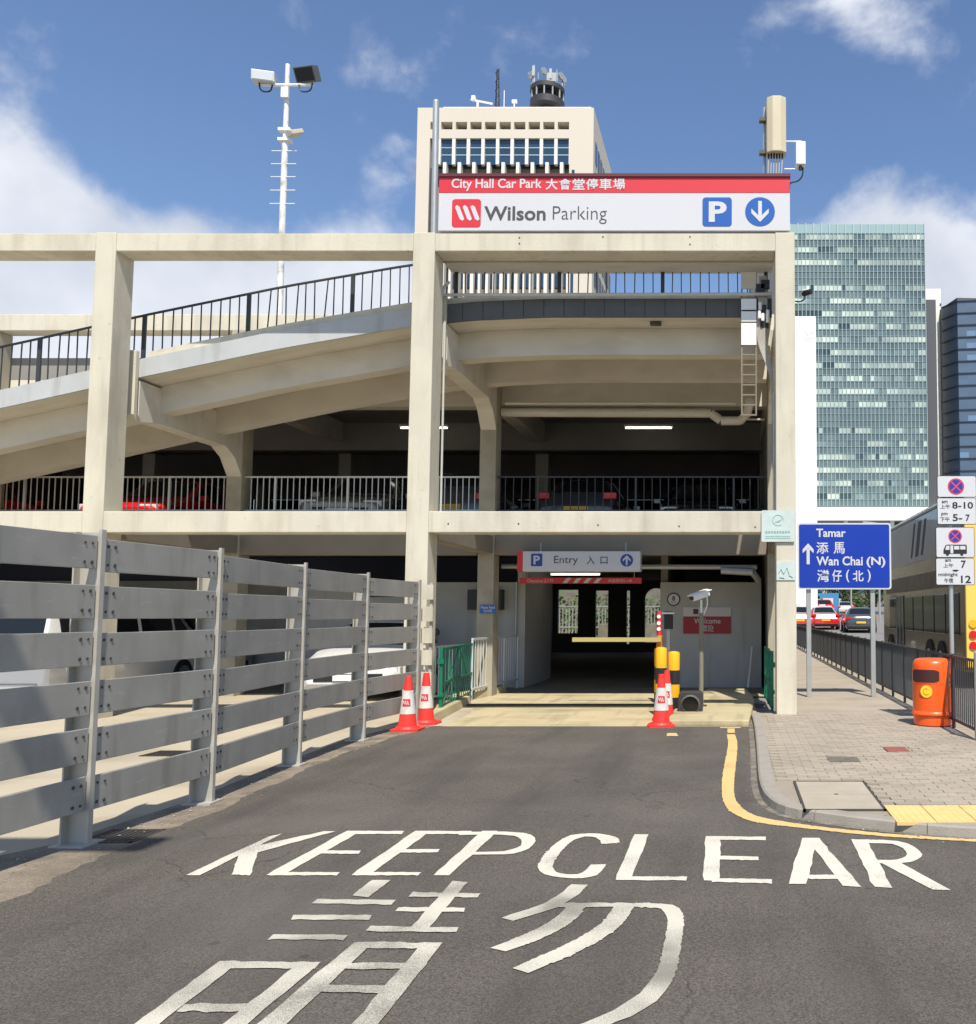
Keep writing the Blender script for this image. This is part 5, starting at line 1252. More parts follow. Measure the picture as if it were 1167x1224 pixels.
    if sign:
        k = MB(); k.box(-.2, .2, -.05, .05, H_, H_ + .13); k.build('roof_sign', 'whiteplastic', root, bevel=.01)
    root.location = (X, Y, Z); root.rotation_euler = (0, 0, rot); WL[root.name] = Vector((0, 0, 0))
    return root
PI = math.pi
M['carsheen'] = mat('black_car_sheen', (.24, .235, .20), .2, coat=.8)  # black car paint lightened to stand in for reflections
# unseen pole added beyond the left edge; its wide bar shades the nearest fence boards
sl_ = thing('street_pole', (-8.5, .95, 0), 'unseen tall pole with a wide bar, added to shade the nearest fence boards', 'street lamp')
k = MB(); k.cyl((-8.5, .95, 0), (-8.5, .95, 9.0), .10, .07, n=12); k.build('pole_shaft', 'steel', sl_)
k = MB(); k.cyl((-8.5, .95, 8.95), (-5.2, .95, 8.95), .05, n=8); k.build('shadow_arm', 'steel', sl_)
k = MB(); k.box(-5.3, -2.6, .78, 1.12, 8.88, 9.02); k.build('pole_head', 'steel', sl_, bevel=.03)
# forecourt and ground floor
PROF['wide'] = (4.7, 1.93, 1.46, PROF['sedan'][3])
wc = vehicle('wide', 'carwhite', 'white car parked facing out behind the far fence bays', -7.2, 19.0, 0, .12, name='parked_car')
wv = vehicle('van', 'carwhite', 'white van with a red tail light parked behind the nearest fence bays', -12.35, 17.9, 0, PI, name='parked_van', cat='van')
sv = vehicle('van', 'carsilver', 'silver van parked sideways in the shade behind the left front column', -13.6, 20.95, 0, PI / 2 , name='parked_van', cat='van')
# first floor
FZ = 3.22
vehicle('hatch', 'carred', 'bright red car behind the first floor railing right of the left column', -13.0, 21.3, FZ, .05, name='parked_car', group='cars on the first floor')
vehicle('hatch', 'carred', 'red car at the far left edge of the first floor', -17.3, 20.9, FZ, PI, group='cars on the first floor')
vehicle('sedan', 'carsheen', 'black car, its reflections painted into a paler coat, with a white plate behind the first floor railing of the middle bay', -8.2, 20.75, FZ, .12, group='cars on the first floor')
vehicle('hatch', 'cargrey', 'dark car with a yellow plate right of the middle front column', -5.95, 21.3, FZ, PI, group='cars on the first floor')
vehicle('sedan', 'cargrey', 'dark car with red tail lights in the right bay of the first floor', -3.35, 21.9, FZ, PI, group='cars on the first floor')
vehicle('hatch', 'carblack', 'dark car with pale headlights near the right end of the first floor', -.75, 21.8, FZ, 0, group='cars on the first floor')
# street
def street_z(Y):
    for (y0, z0), (y1, z1) in zip(prof[:-1], prof[1:]):
        if Y <= y1: return z0 + (z1 - z0) * (Y - y0) / (y1 - y0)
prof_street = [(5.45, 0), (35, 0.0), (45, .3), (55, .56), (75, .9), (140, 2.4), (400, 5)]
def sz(Y):
    for (y0, z0), (y1, z1) in zip(prof_street[:-1], prof_street[1:]):
        if Y <= y1: return z0 + (z1 - z0) * (Y - y0) / (y1 - y0)
def on_street(px, Y, w_off=0): return P(px, 745, Y).x
vehicle('hatch', 'cargrey', 'dark grey hatchback driving away on the street beside the bus', on_street(1032, 52), 54, sz(52) + .0, PI - .06, name='moving_car')
vehicle('sedan', 'carred', 'red taxi with a silver roof on the street left of the grey hatchback', on_street(988, 56), 58.5, sz(56) + .0, PI, roof='carsilver', name='taxi', cat='taxi', sign=True)
vehicle('sedan', 'carred', 'red taxi partly hidden behind the right front column of the building', on_street(957, 54), 56.5, sz(54) + .05, PI, roof='carsilver', name='taxi', cat='taxi', sign=True)
vehicle('suv', 'carred', 'distant red car on the street above the roof of the middle taxi', on_street(985, 82), 84, sz(82) + .15, PI, name='moving_car')
vehicle('sedan', 'carsilver', 'distant silver car on the street behind the grey hatchback', on_street(1012, 95), 97, sz(95), PI, name='moving_car')
# bus
bs = thing('double_decker_bus', (4.9, 19.4, 0), 'large double decker bus with a pale upper deck and yellow rear beyond the railing', 'bus')
BX0, BX1, BY0, BY1, BT = 4.9, 7.4, 19.5, 29.9, 4.38
k = MB(); pr = [(BX0, .35), (BX0, 4.1), (BX0 + .06, 4.25), (BX0 + .25, BT), (BX1 - .25, BT), (BX1 - .06, 4.25), (BX1, 4.1), (BX1, .35)]
k.prism([(x, BY0, z) for x, z in pr], (0, BY1 - BY0, 0)); k.build('body', 'busbody', bs, bevel=.03)
k = MB(); k.box(BX0 - .012, BX0 + .02, BY0 + .15, BY1 - .3, 2.95, 4.12); up = k.build('upper_panel', 'buswhite', bs, bevel=.02)
k = MB(); k.box(BX0 - .02, BX0 + .02, BY0 + .1, BY1 - .1, 4.13, 4.19); k.build('roof_gutter', 'steel', bs)
for a, b in ((24.2, 24.6), (23.6, 23.85), (25.0, 25.2)):
    k = MB(); k.prism([(BX0 - .016, a, 3.1), (BX0 - .016, b, 3.1), (BX0 - .016, b - .5, 4.0), (BX0 - .016, a - .5, 4.0)], (.006, 0, 0)); k.build('advert_letter', mat('advert_ink', (.03, .04, .06), .5), up)
k = MB(); k.box(BX0 - .014, BX0 + .02, BY0 + .3, BY1 - .6, 2.2, 2.62); k.build('brown_band', mat('band_brown', (.13, .095, .055), .45, var=.3, vscale=3), bs)
for i, (a, b) in enumerate(((19.9, 21.1), (21.2, 22.3), (22.4, 23.6), (23.7, 24.9), (25.0, 26.2), (27.6, 28.7))):
    k = MB(); k.box(BX0 - .016, BX0 + .02, a, b, 1.12, 2.05); f_ = k.build('window', 'busglass', bs, bevel=.02)
k = MB(); k.box(BX0 - .018, BX0 + .02, 26.35, 27.5, .4, 2.1); dr = k.build('door', 'busglass', bs)
for y in (26.4, 26.92, 27.45): k = MB(); k.box(BX0 - .03, BX0 - .018, y - .025, y + .025, .4, 2.1); k.build('door_frame', 'steel', dr)
for y in (21.6, 22.9, 27.1 + 1.4):
    c = Vector((BX0 + .12, y, .48)); k = MB(); k.cyl(c - Vector((.16, 0, 0)), c + Vector((.1, 0, 0)), .48, n=24); wv_ = k.build('wheel', 'rubber', bs, smooth=True)
    k = MB(); k.cyl(c - Vector((.17, 0, 0)), c - Vector((.15, 0, 0)), .26, n=18); k.build('rim', 'chrome', wv_)
k = MB(); k.box(BX0 + .02, BX1 - .02, BY0 - .05, BY0 - .001, .45, 4.3); ry = k.build('rear_panel', 'busyellow', bs, bevel=.04)
for z_ in (1.38, 1.15, .92):
    k = MB(); c = (BX0 + .16, BY0 - .052, z_); k.disc(c, .085, .03, n=20); k.build('rear_lamp', 'tail' if z_ < 1.3 else 'byellow', ry, smooth=True)
k = MB(); k.box(BX0 + .4, BX1 - .4, BY0 - .06, BY0 - .045, 2.8, 3.7); k.build('rear_window', 'carglass', ry)
k = MB(); k.box(BX0 + .25, BX1 - .25, BY0 - .06, BY0 - .045, .6, .9); k.build('rear_bumper', 'black', ry)
k = MB(); k.tube([(BX0 - .02, BY1 - .2, 2.4), (BX0 - .3, BY1 - .05, 2.4), (BX0 - .32, BY1, 2.2)], .02, n=6); k.obox((BX0 - .32, BY1, 2.0), (.09, 0, 0), (0, .04, 0), (0, 0, .2)); k.build('wing_mirror', 'black', bs)

# ------------------------------------------------------------------ light mast on the roof deck
MY = 30.0
b_ = P(337, 335, MY); t_ = P(342.5, 78, MY); X = (b_.x + t_.x) / 2
lm = thing('light_mast', (X, MY, 6.75), 'tall white light mast with two floodlights and climbing rungs above the ramp', 'light mast')
zp = lambda y: P(339, y, MY).z
m_ = MB(); m_.cyl((X, MY, 6.75), (X, MY, zp(170)), .115, .10, n=14); m_.cyl((X, MY, zp(170)), (X, MY, zp(77)), .085, .075, n=14); m_.build('mast_pole', mat('mast_white', (.74, .73, .70), .6, stain=.9, sscale=3.2, dirt=(.2, .17, .13), stretch=(1, 1, .8)), lm, smooth=True)
for y in (181, 196.5, 212, 228, 244):
    m_ = MB(); m_.cyl((X - .42, MY - .05, zp(y)), (X + .42, MY - .05, zp(y)), .017, n=6); m_.build('rung', 'white', lm)
for y in (156, 168): m_ = MB(); m_.box(X - .2, X + .2, MY - .14, MY + .14, zp(y) - .05, zp(y) + .05); m_.build('collar', 'white', lm)
m_ = MB(); m_.box(X - .12, X + .12, MY - .18, MY - .1, zp(119), zp(107)); m_.build('control_box', 'white', lm)
m_ = MB(); m_.cyl((X - .9, MY - .05, zp(102.5)), (X + .9, MY - .05, zp(102.5)), .05, n=8); m_.build('crossarm', 'white', lm)
def flood(cx, cz, w_, h_, d_, tilt, yaw, m, lens):
    R = Matrix.Rotation(yaw, 3, 'Z') @ Matrix.Rotation(tilt, 3, 'X'); c = Vector((cx, MY - .1, cz))
    k = MB(); k.obox(c, R @ Vector((w_, 0, 0)), R @ Vector((0, d_, 0)), R @ Vector((0, 0, h_))); o = k.build('floodlight', m, lm, bevel=.02)
    k = MB(); k.obox(c + R @ Vector((0, -d_ - .005, 0)), R @ Vector((w_ * .85, 0, 0)), R @ Vector((0, .008, 0)), R @ Vector((0, 0, h_ * .8))); k.build('flood_lens', lens, o)
    return o
q = pbox(305, 87, 331, 104, MY); flood((q[0] + q[1]) / 2, (q[2] + q[3]) / 2, .36, .17, .26, 0.15, .25, 'railgrey', 'lens')
q = pbox(354, 81, 384, 101, MY); flood((q[0] + q[1]) / 2, (q[2] + q[3]) / 2, .38, .25, .16, .5, -.2, mat('flood_grey', (.10, .10, .09), .5), 'dark_in' if False else 'carglass')
q = pbox(346, 155, 362, 167, MY); flood((q[0] + q[1]) / 2, (q[2] + q[3]) / 2, .22, .07, .22, .5, -.7, 'lamp_beige', 'lens')
for s_ in (-1, 1):
    m_ = MB(); m_.tube(smooth_path([Vector((X + s_ * .45, MY - .1, zp(103))), Vector((X + s_ * .5, MY - .1, zp(112))), Vector((X + s_ * .85, MY - .1, zp(111))), Vector((X + s_ * .9, MY - .1, zp(101)))], 2), .025, n=6); m_.build('cable_loop', 'black', lm)

# ------------------------------------------------------------------ what is seen through the arches
m_ = MB(); m_.box(-20, 2.5, 48, 48.6, 0, 6.5); bw = m_.build('rubble_wall', 'stone'); tag(bw, 'sunlit rubble stone wall seen through the arches at the back of the entrance', 'wall')
tag(sheet('rear_yard', [(-24, 38.5), (.95, 38.5), (.95, 48), (-24, 48)], .002, 'apron'), kind='structure')
wr = thing('yard_railing', (-6, 45, 0), 'white railing in the sunlit yard seen through the arches', 'railing')
m_ = MB(); m_.box(-11, 1, 44.95, 45.05, 1.9, 1.96); m_.box(-11, 1, 44.95, 45.05, .9, .95); m_.build('rail', 'steel', wr)
bb = None
for i in range(75):
    X_ = -11 + i * .16
    if bb is None: k = MB(); k.box(-.02, .02, -.02, .02, .0, 1.9); bb = k.build('baluster', 'steel', wr, keep=(0, 0, 0)); bb.location = Vector((X_, 45, 0)) - WL[wr.name]
    else: inst(bb, 'baluster', (X_, 45, 0), wr)
k = MB(); rnd_ = random.Random(8)
for i in range(3500):
    p = Vector((rnd_.uniform(-11, 1.5), 46.6 + rnd_.gauss(0, .35), rnd_.uniform(0, 1) ** .6 * (2.1 + .5 * math.sin(i * .01)))); u = Vector((rnd_.gauss(0, 1), rnd_.gauss(0, 1), rnd_.gauss(0, 1))).normalized(); v = u.orthogonal().normalized(); s_ = rnd_.uniform(.06, .13)
    k.poly([p - u * s_, p + v * s_ * .6, p + u * s_, p - v * s_ * .6])
tag(k.build('hedge', 'leaf'), 'green hedge in the yard behind the white railing beyond the arches', 'hedge', kind='stuff')
for sx in (-6.3, -4.4): m_ = MB(); m_.box(sx, sx + 1.0, 43.4, 44.6, 0, 1.1); tag(m_.build('planter_box', 'stone', bevel=.02), 'stone planter block in the yard behind the %s arch' % ('left' if sx < -5 else 'middle'), 'planter')

# ------------------------------------------------------------------ buildings behind
# cream tower with vertical fins
TY = 92.0
tw = thing('cream_tower', (P(600, 700, TY).x, TY, 0), 'broad cream office tower with white vertical fins and a round dark antenna deck', 'office tower')
xl, xr = P(499.5, 130, TY).x, P(710, 130, TY).x; zt = P(600, 128.5, TY).z
def tz(y): return P(605, y, TY).z
def tX(x): return P(x, 170, TY).x
def tp(name, x0, x1, z0, z1, y0, y1, m): mb = MB(); mb.box(x0, x1, y0, y1, z0, z1); return mb.build(name, m, tw)
wL, wR = tX(514), tX(681)
tp('corner_pier', xl, wL, 0, zt, TY, TY + 14, 'towercream'); tp('corner_pier', wR, xr, 0, zt, TY, TY + 14, 'towercream')
tp('parapet', wL, wR, tz(145.5), zt, TY, TY + 13.9, 'towercream')
tp('wall_band', wL, wR, tz(165), tz(154.5), TY, TY + 13.9, 'towercream')
tp('core_wall', wL, wR, 0, tz(165) , TY + 1.2, TY + 13.8, 'towerbrown'); tp('core_wall', wL, wR, tz(154.5), tz(145.5), TY + 1.5, TY + 13.8, 'towerbrown')
for i in range(-1, 10):
    x0 = 527 + 17.45 * i
    px0 = max(x0 + 13.6, 514.2); tp('wall_pier', tX(px0), tX(x0 + 17.45 if i < 8 else 681) , tz(154.5), tz(145.5), TY, TY + 1.4, 'towercream') if i < 9 and x0 + 17.45 > 515 else None
    if 0 <= i < 9:
        k = tp('window', tX(x0), tX(x0 + 13.6), tz(195), tz(165), TY + .3, TY + .35, 'towerglass')
        for f in (.33, .62): mb = MB(); zz = tz(165 + 30 * f); mb.box(tX(x0), tX(x0 + 13.6), TY + .26, TY + .3, zz - .05, zz + .05); mb.build('glazing_bar', 'mullion', k)
        k = tp('window', tX(x0), tX(x0 + 13.6), tz(154.0), tz(146.0), TY + 1.35, TY + 1.4, 'towerglass')
        # lower storeys
    if i < 9 and x0 + 13.6 > 515: tp('fin', tX(max(514.5, x0 + 13.6)), tX(x0 + 17.45), tz(196), tz(165), TY + .02, TY + .5, 'towerfin')
tp('window', tX(514.5), tX(523), tz(195), tz(165), TY + .7, TY + .75, 'towerglass')
z = tz(196); fl = 0
while z > 3:
    tp('spandrel', wL + .05, wR - .05, z - 1.1, z - .1, TY + .9, TY + 1.19, 'towerbrown')
    tp('window_band', wL + .05, wR - .05, z - 3.1, z - 1.1, TY + 1.0, TY + 1.15, 'towerglass'); z -= 3.2
for i in range(0, 19):
    x0 = 521.7 + 8.72 * i
    tp('fin', tX(x0), tX(x0 + 3.9) if i % 2 else tX(x0 + 2.6), 0, tz(194) if i % 2 else tz(222), TY - .05 + (.2 if i % 2 == 0 else 0), TY + .85, 'towerfin')
# side windows
for f in range(14):
    for c in range(7):
        zz = zt - 3.0 - f * 3.3; yy = TY + 1.3 + c * 1.85
        mb = MB(); mb.box(xr - .02, xr + .06, yy, yy + 1.15, zz - 2.2, zz); mb.build('side_window', 'towerglass', tw)
mb = MB(); mb.box(tX(684), tX(687.5), TY - .03, TY, 0, tz(203)); mb.build('small_window', 'towerglass', tw)
mb = MB(); mb.box(tX(515.5), tX(524), TY - .04, TY - .005, 0, tz(201)); mb.build('dark_recess', 'drum', tw)
mb = MB(); mb.box(tX(528), tX(706), TY + .3, TY + 13, zt, zt + .25); mb.build('roof_edge', 'towerfin', tw)
# drum
dc = P(654.5, 118, TY + 5); dr_ = (P(675, 118, TY + 5).x - P(634.5, 118, TY + 5).x) / 2; dz = lambda y: P(654, y, TY + 5).z
dm = MB(); dm.lathe((dc.x, TY + 5, 0), [(dr_ * .5, zt), (dr_ * .5, dz(112))], n=28); dd = dm.build('drum_core', 'drum', tw, smooth=True)
for y0, y1, f in ((130, 122.5, 1.0), (112, 107, 1.0)):
    k = MB(); k.lathe((dc.x, TY + 5, 0), [(dr_ * f, dz(y0)), (dr_ * f, dz(y1))], n=36); k.build('drum_deck', 'drum', tw, smooth=True)
for i in range(12):
    t = 2 * PI * i / 12; k = MB(); k.cyl((dc.x + dr_ * .93 * math.cos(t), TY + 5 + dr_ * .93 * math.sin(t), dz(123)), (dc.x + dr_ * .93 * math.cos(t), TY + 5 + dr_ * .93 * math.sin(t), dz(111)), .09, n=6); k.build('drum_column', 'steel', tw)
random.seed(5)
for i in range(16):
    t = 2 * PI * i / 16; r_ = dr_ * .95; h = random.uniform(.6, 2.0); k = MB(); x_, y_ = dc.x + r_ * math.cos(t), TY + 5 + r_ * math.sin(t)
    k.cyl((x_, y_, dz(105)), (x_, y_, dz(105) + h), .06, n=6)
    if i % 3 == 0: k.cyl((x_ - .1, y_ - .1, dz(105) + h * .6), (x_ + .1, y_ - .25, dz(105) + h * .6), .38, n=14)
    elif i % 3 == 1: k.obox((x_, y_ - .1, dz(105) + h * .6), (.14, 0, 0), (0, .08, 0), (0, 0, .55))
    k.build('aerial', 'steel', tw)
for t in (-.8, .5): k = MB(); k.cyl((dc.x + t * dr_, TY + 5, dz(104)), (dc.x + t * dr_, TY + 5, dz(86 if t < 0 else 88)), .07, n=6); k.build('whip_aerial', 'white', tw)
k = MB(); k.box(dc.x + .1, dc.x + dr_ * .7, TY + 4, TY + 4.1, dz(103), dz(93)); k.build('aerial_screen', 'steel', tw)
# lattice mast, crane, small aerials on the roof
mx_ = P(595, 100, TY + 3).x; k = MB(); zz0, zz1 = zt, P(595, 83, TY + 3).z; n_ = 12
for s1, s2 in ((-1, -1), (1, -1), (1, 1), (-1, 1)): k.cyl((mx_ + s1 * .22, TY + 3 + s2 * .22, zz0), (mx_ + s1 * .08, TY + 3 + s2 * .08, zz1), .05, n=5)
for i in range(n_):
    a_, b2 = zz0 + (zz1 - zz0) * i / n_, zz0 + (zz1 - zz0) * (i + 1) / n_; s_ = 1 if i % 2 else -1; k.cyl((mx_ - s_ * .2, TY + 2.8, a_), (mx_ + s_ * .2, TY + 2.8, b2), .035, n=4)
k.build('lattice_mast', 'drum', tw)
for px, py, r_ in ((603, 108, .05), (615, 120, .08)): k = MB(); c = P(px, py, TY + 3); k.cyl((c.x, c.y, zt), c, r_, n=6); k.build('aerial', 'white', tw)
k = MB(); c = P(615, 121, TY + 3); k.box(c.x - .25, c.x + .3, c.y - .1, c.y + .1, c.z - .2, c.z + .15); k.build('aerial_head', 'white', tw)
k = MB(); a_, b2 = P(563, 119, TY + 2), P(589, 124, TY + 2); k.bar(a_, b2, .14, .16); c = P(571, 128, TY + 2); k.cyl((c.x, c.y, zt - .1), (c.x, c.y, P(571, 121, TY + 2).z), .12, n=8); k.obox(a_ + Vector((.3, 0, .15)), (.2, 0, 0), (0, .2, 0), (0, 0, .22)); k.build('roof_crane', 'white', tw)

# curtain wall tower
def curtain(root, x0, x1, z0, z1, Y, nx, nz, m, seed, bands=()):
    rnd = random.Random(seed); me = MB(); vals = []
    dx, dz_ = (x1 - x0) / nx, (z1 - z0) / nz
    for j in range(nz):
        kind = j % 2; run = 0; val = 0
        for i in range(nx):
            if run <= 0: run = rnd.randint(1, 4); val = rnd.random()
            run -= 1
            if j in bands: v = .30
            elif kind == 0: v = .30 + rnd.uniform(-.05, .08)
            else: v = (rnd.uniform(.75, 1) if val > .42 else rnd.uniform(.25, .7) if val > .10 else .02)
            me.poly([(x0 + dx * i, Y, z0 + dz_ * j), (x0 + dx * (i + 1), Y, z0 + dz_ * j), (x0 + dx * (i + 1), Y, z0 + dz_ * (j + 1)), (x0 + dx * i, Y, z0 + dz_ * (j + 1))]); vals.append(v)
    o = me.build('glass_panes', m, root); at = o.data.attributes.new('blind', 'FLOAT', 'FACE'); at.data.foreach_set('value', vals); o['kind'] = 'stuff'
    k = MB()
    for i in range(nx + 1): k.box(x0 + dx * i - .075, x0 + dx * i + .075, Y - .25, Y - .01, z0, z1)
    k.build('mullions', 'mullion', root)['kind'] = 'stuff'
    k = MB()
    for j in range(nz + 1): k.box(x0, x1, Y - .12, Y - .005, z0 + dz_ * j - .1, z0 + dz_ * j + .1)
    k.build('transoms', 'mullion2', root)['kind'] = 'stuff'
M['mullion2'] = mat('transom', (.16, .22, .22), .5)
GY = 230.0
gx0, gx1 = P(945, 400, GY).x, P(1107, 400, GY).x
gz = lambda y: P(1030, y, GY).z
gt = thing('green_glass_tower', ((gx0 + gx1) / 2, GY, 0), 'tall green glass office tower with pale blinds behind many of its panes', 'office tower')
k = MB(); k.box(gx0 - 10, gx1 - .2, GY + .1, GY + 30, 0, gz(278)); k.build('core', 'dkslab', gt)
curtain(gt, gx0, gx1, gz(605), gz(279), GY, 34, 42, 'greenglass', 4, (12, 13, 35, 36))
k = MB(); n_ = 34
k.box(gx0, gx1, GY, GY + .1, gz(279), gz(268)); o = k.build('glass_parapet', mat('parapet_glass', (.30, .42, .42), .2), gt)
for i in range(0, 35, 2):
    X_ = gx0 + (gx1 - gx0) * i / 34; k = MB(); k.box(X_ - .12, X_ + .12, GY - .2, GY - .01, gz(279), gz(267)); k.build('parapet_post', 'mullion', gt)
k = MB(); k.box(P(969, 610, GY - 6).x, P(1135, 610, GY - 6).x, GY - 6, GY + 20, P(1000, 622, GY - 6).z, P(1000, 606, GY - 6).z); k.build('podium_roof', 'podium', gt)
k = MB(); k.box(P(969, 610, GY - 2).x, P(1130, 610, GY - 2).x, GY - 2, GY + 18, 0, P(1000, 623, GY - 2).z); k.build('podium_wall', 'dkslab', gt)
for px in (975, 1011, 1066, 1090): k = MB(); X_ = P(px, 620, GY - 4).x; k.box(X_ - .5, X_ + .5, GY - 5, GY - 4, 0, P(px, 621, GY - 5).z); k.build('podium_column', 'podium', gt)
# dark slab and white edge beside it
k = MB(); q = pbox(1107.5, 358, 1121.5, 700, 232); k.box(q[0], q[1], 232, 252, 0, q[3]); tag(k.build('dark_slab_tower', 'dkslab'), 'narrow dark tower standing against the green glass tower', 'tower')
wt_ = thing('white_slab_tower', (P(1115, 500, 240).x, 240, 0), 'white tower edge rising behind the narrow dark tower', 'tower')
q = pbox(1107, 345, 1127.5, 700, 240); k = MB(); k.box(q[0], q[1], 240, 262, 0, q[3]); k.build('wall', 'podium', wt_)
for i in range(46):
    z_ = q[3] - 4 - i * 1.75; k = MB(); k.box(P(1124.2, 400, 239.9).x, P(1126.3, 400, 239.9).x, 239.88, 239.99, z_ - .7, z_); k.build('window', 'dkslab', wt_)
# blue tower
bt = thing('blue_glass_tower', (P(1160, 600, 238).x, 238, 0), 'dark blue glass tower at the right edge of the skyline', 'office tower')
BYt = 238.; bx0 = P(1128, 500, BYt).x; bxm = P(1147, 500, BYt - 8).x
k = MB(); za, zb_, = P(1129, 368, BYt).z, P(1147, 360, BYt - 8).z
A0, A1, A2 = Vector((bx0, BYt, 0)), Vector((bxm, BYt - 8, 0)), Vector((bxm + 60, BYt - 4, 0))
for (p, q_, zp0, zp1, nx) in ((A0, A1, za, zb_, 4), (A1, A2, zb_, zb_ + 4, 26)):
    vals = []; me = MB(); nz = 52
    for j in range(nz):
        for i in range(nx):
            c = []
            for (ii, jj) in ((i, j), (i + 1, j), (i + 1, j + 1), (i, j + 1)):
                b0_ = p + (q_ - p) * ii / nx; zz = (zp0 + (zp1 - zp0) * ii / nx) * jj / nz; c.append(Vector((b0_.x, b0_.y, zz)))
            me.poly(c); vals.append(.32 + random.uniform(-.05, .05) + (.35 if j % 2 == 0 and nx > 10 and random.random() < .3 else 0))
    o = me.build('glass_panes', 'blueglass', bt); at = o.data.attributes.new('blind', 'FLOAT', 'FACE'); at.data.foreach_set('value', vals); o['kind'] = 'stuff'
    k = MB(); t_ = (q_ - p).normalized(); nn = Vector((t_.y, -t_.x, 0))
    for j in range(0, nz + 1, 2):
        k.bar(Vector((p.x, p.y, zp0 * j / nz)) + nn * .15, Vector((q_.x, q_.y, zp1 * j / nz)) + nn * .15, .3, .22)
    k.build('floor_lines', mat('floor_line', (.03, .04, .06), .5), bt)['kind'] = 'stuff'
k = MB(); k.prism([(bx0, BYt + .1, 0), (bxm, BYt - 7.9, 0), (bxm + 60, BYt - 3.9, 0), (bxm + 60, BYt + 30, 0), (bx0, BYt + 30, 0)], (0, 0, za)); k.build('core', 'dkslab', bt)
# white slab with a dotted emblem
WYs = 70.
q = pbox(940, 378, 976.5, 730, WYs)
ws_ = thing('white_slab_wall', ((q[0] + q[1]) / 2, WYs, 0), 'plain white slab wall with a dotted round emblem behind the right column', 'wall')
k = MB(); k.box(q[0], q[1], WYs, WYs + 12, 0, q[3]); k.build('wall_slab', mat('bright_white', (.86, .86, .83), .7), ws_)
c = P(966.5, 401.5, WYs)
for r_, n_ in ((.08, 3), (.2, 9), (.31, 14), (.42, 18)):
    for i in range(n_):
        t = 2 * PI * i / n_ + r_ * 5; k = MB(); k.disc((c.x + r_ * math.cos(t), WYs - .002, c.z + r_ * math.sin(t)), .028, .01, n=8); k.build('emblem_dot', 'text_grey', ws_)
# low buildings and gantry down the street
def block(x0, x1, y0, y1, h, m, label, nf, nb, wm='towerglass'):
    b_ = thing('street_building', ((x0 + x1) / 2, y0, 0), label, 'building'); k = MB(); k.box(x0, x1, y0, y1, 0, h); k.build('wall', m, b_)
    for i in range(nb):
        for j in range(nf):
            fx = x0 + (x1 - x0) * (i + .2) / nb; k = MB(); k.box(fx, fx + (x1 - x0) / nb * .6, y0 - .06, y0 + .02, h * (j + .3) / nf, h * (j + .75) / nf); k.build('window', wm, b_)
block(P(950, 700, 180).x, P(1010, 700, 180).x, 180, 195, 11.5, 'towercream', 'low cream building at the far end of the street behind the taxis', 3, 5)
block(P(1012, 700, 190).x, P(1110, 700, 190).x, 190, 205, 13, 'towerbrown', 'low brown building at the far end of the street beside the bus', 3, 8)
ga = thing('blue_gantry', (P(990, 720, 95).x, 95, 1.3), 'blue steel gantry frame over the street behind the taxis', 'gantry'); s0 = sz(95)
k = MB(); q = pbox(978, 709, 1003, 732, 95); k.box(q[0], q[1], 95, 95.6, q[3] - .5, q[3]); k.build('cross_beam', 'gantry', ga)
for a_, b2 in ((q[0], q[0] + .35), (q[1] - .5, q[1])): k = MB(); k.box(a_, b2, 95, 95.6, s0 - .1, q[3] - .5); k.build('upright', 'gantry', ga)
k = MB(); q = pbox(953, 712.5, 980, 716, 92); k.box(q[0], q[1], 92, 92.5, q[2], q[3]); k.box(q[0], q[0] + .2, 92, 92.3, sz(92) - .1, q[3]); k.box(q[1] - .2, q[1], 92, 92.3, sz(92) - .1, q[3]); tag(k.build('height_gauge', 'byellow'), 'yellow height gauge bar over the street left of the blue gantry', 'height gauge')

# trees down the street
def tree(x, y, z, h, r, label, seed, n=2600, group=None, leaf=.22, low=.12):
    rnd = random.Random(seed); t = thing('street_tree', (x, y, z), label, 'tree', group)
    k = MB(); tip = Vector((x + rnd.uniform(-.3, .3), y, z + h * .55)); k.cyl((x, y, z - .1), tip, h * .028, h * .016, n=9)
    cl = []
    for i in range(13):
        a = rnd.uniform(0, 2 * PI); rr_ = r * rnd.uniform(.2, .75); c = Vector((x + rr_ * math.cos(a), y + rr_ * math.sin(a), z + h * rnd.uniform(low, .9))); cl.append((c, r * rnd.uniform(.25, .45)))
        b0_ = Vector((x, y, z + h * rnd.uniform(.08, .4))); k.cyl(b0_, c, h * .009, h * .003, n=5, caps=False)
    k.build('trunk', 'bark', t)
    k = MB()
    for i in range(n):
        c, rr_ = cl[rnd.randrange(len(cl))]
        d = Vector((rnd.gauss(0, 1), rnd.gauss(0, 1), rnd.gauss(0, .75))).normalized() * rr_ * rnd.uniform(.55, 1.12); p = c + d
        u = Vector((rnd.gauss(0, 1), rnd.gauss(0, 1), rnd.gauss(0, 1))).normalized(); v = u.orthogonal().normalized(); s_ = leaf * rnd.uniform(.6, 1.3)
        k.poly([p - u * s_, p + v * s_ * .5, p + u * s_, p - v * s_ * .5])
    o = k.build('crown', 'leaf', t); o['kind'] = 'stuff'
tree(P(1040, 720, 110).x, 110, 1.5, 7.5, 3.6, 'green street tree behind the grey hatchback beside the bus', 1)
tree(P(1008, 715, 125).x, 125, 2, 9, 3.6, 'green street tree between the blue gantry and the next tree', 2)
tree(P(1072, 715, 100).x, 100, 1.4, 9.5, 4.5, 'green street tree just behind the front of the bus', 3)
tree(P(968, 715, 135).x, 135, 2.2, 8.5, 3.4, 'green street tree behind the yellow height gauge', 4)
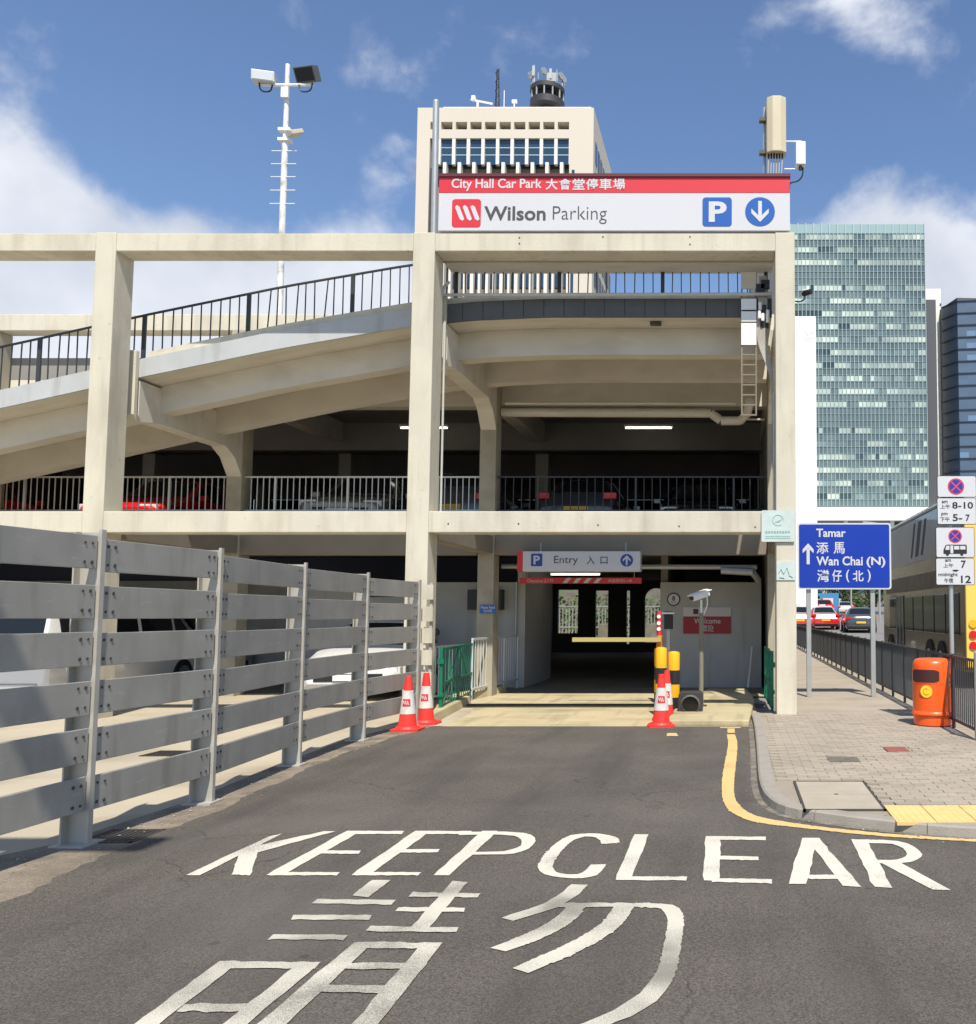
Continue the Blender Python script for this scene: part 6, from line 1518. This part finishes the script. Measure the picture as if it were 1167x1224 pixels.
for i, (px, Y, h) in enumerate(((1018, 88, 8.5), (1052, 75, 8.0))):
    X_ = P(px, 740, Y).x; z_ = sz(Y); l_ = thing('street_pole', (X_, Y, z_), 'slim street lamp %s' % ('left of the grey hatchback, in front of the trees' if i == 0 else 'beside the front of the bus, before the trees'), 'street lamp')
    k = MB(); k.cyl((X_, Y, z_), (X_, Y, z_ + h), .09, .05, n=8); k.build('pole_shaft', 'steel', l_); k = MB(); k.bar((X_, Y, z_ + h), (X_ - 1.3, Y, z_ + h + .15), .3, .12); k.build('pole_head', 'steel', l_)

# dry leaves and crumbs gathered along the kerb, the fence foot and the apron edge
rd = random.Random(21); k = MB()
def crumb(x, y, z, s):
    a = rd.uniform(0, 6.28); u = Vector((math.cos(a), math.sin(a), rd.uniform(-.25, .25))) * s; v = Vector((-math.sin(a), math.cos(a), rd.uniform(-.25, .25))) * s * rd.uniform(.35, .8); c = Vector((x, y, z + s * .35))
    k.add([c - u, c + v, c + u, c - v, c + Vector((0, 0, s * .3))], [(0, 1, 4), (1, 2, 4), (2, 3, 4), (3, 0, 4), (3, 2, 1, 0)], rd.randrange(2))
for i in range(170):
    p = kerb_s[rd.randrange(len(kerb_s))]; q = kerb_s[0]
    crumb(p.x - abs(rd.gauss(0, .05)) - .02, p.y - abs(rd.gauss(0, .05)) - .02, .007, rd.uniform(.004, .013))
for i in range(260):
    t = rd.random() * (len(bases) - 1); j = int(t); p = bases[j].lerp(bases[min(j + 1, 5)], t - j); crumb(p.x + rd.gauss(.12, .14), p.y + rd.gauss(0, .1), .006, rd.uniform(.004, .016))
for i in range(60): crumb(rd.uniform(-4.2, .6), apron_y + rd.gauss(-.1, .1), .008, rd.uniform(.003, .009))
for i in range(70): crumb(rd.uniform(.7, 2.9), rd.uniform(7.6, 14), KH + .003, rd.uniform(.003, .012))
tag(k.build('dry_leaves', [mat('dry_leaf', (.20, .13, .06), .8), mat('grit', (.32, .29, .24), .9)]), 'dry leaves and grit scattered along the kerb and the fence foot', 'leaves', kind='stuff')
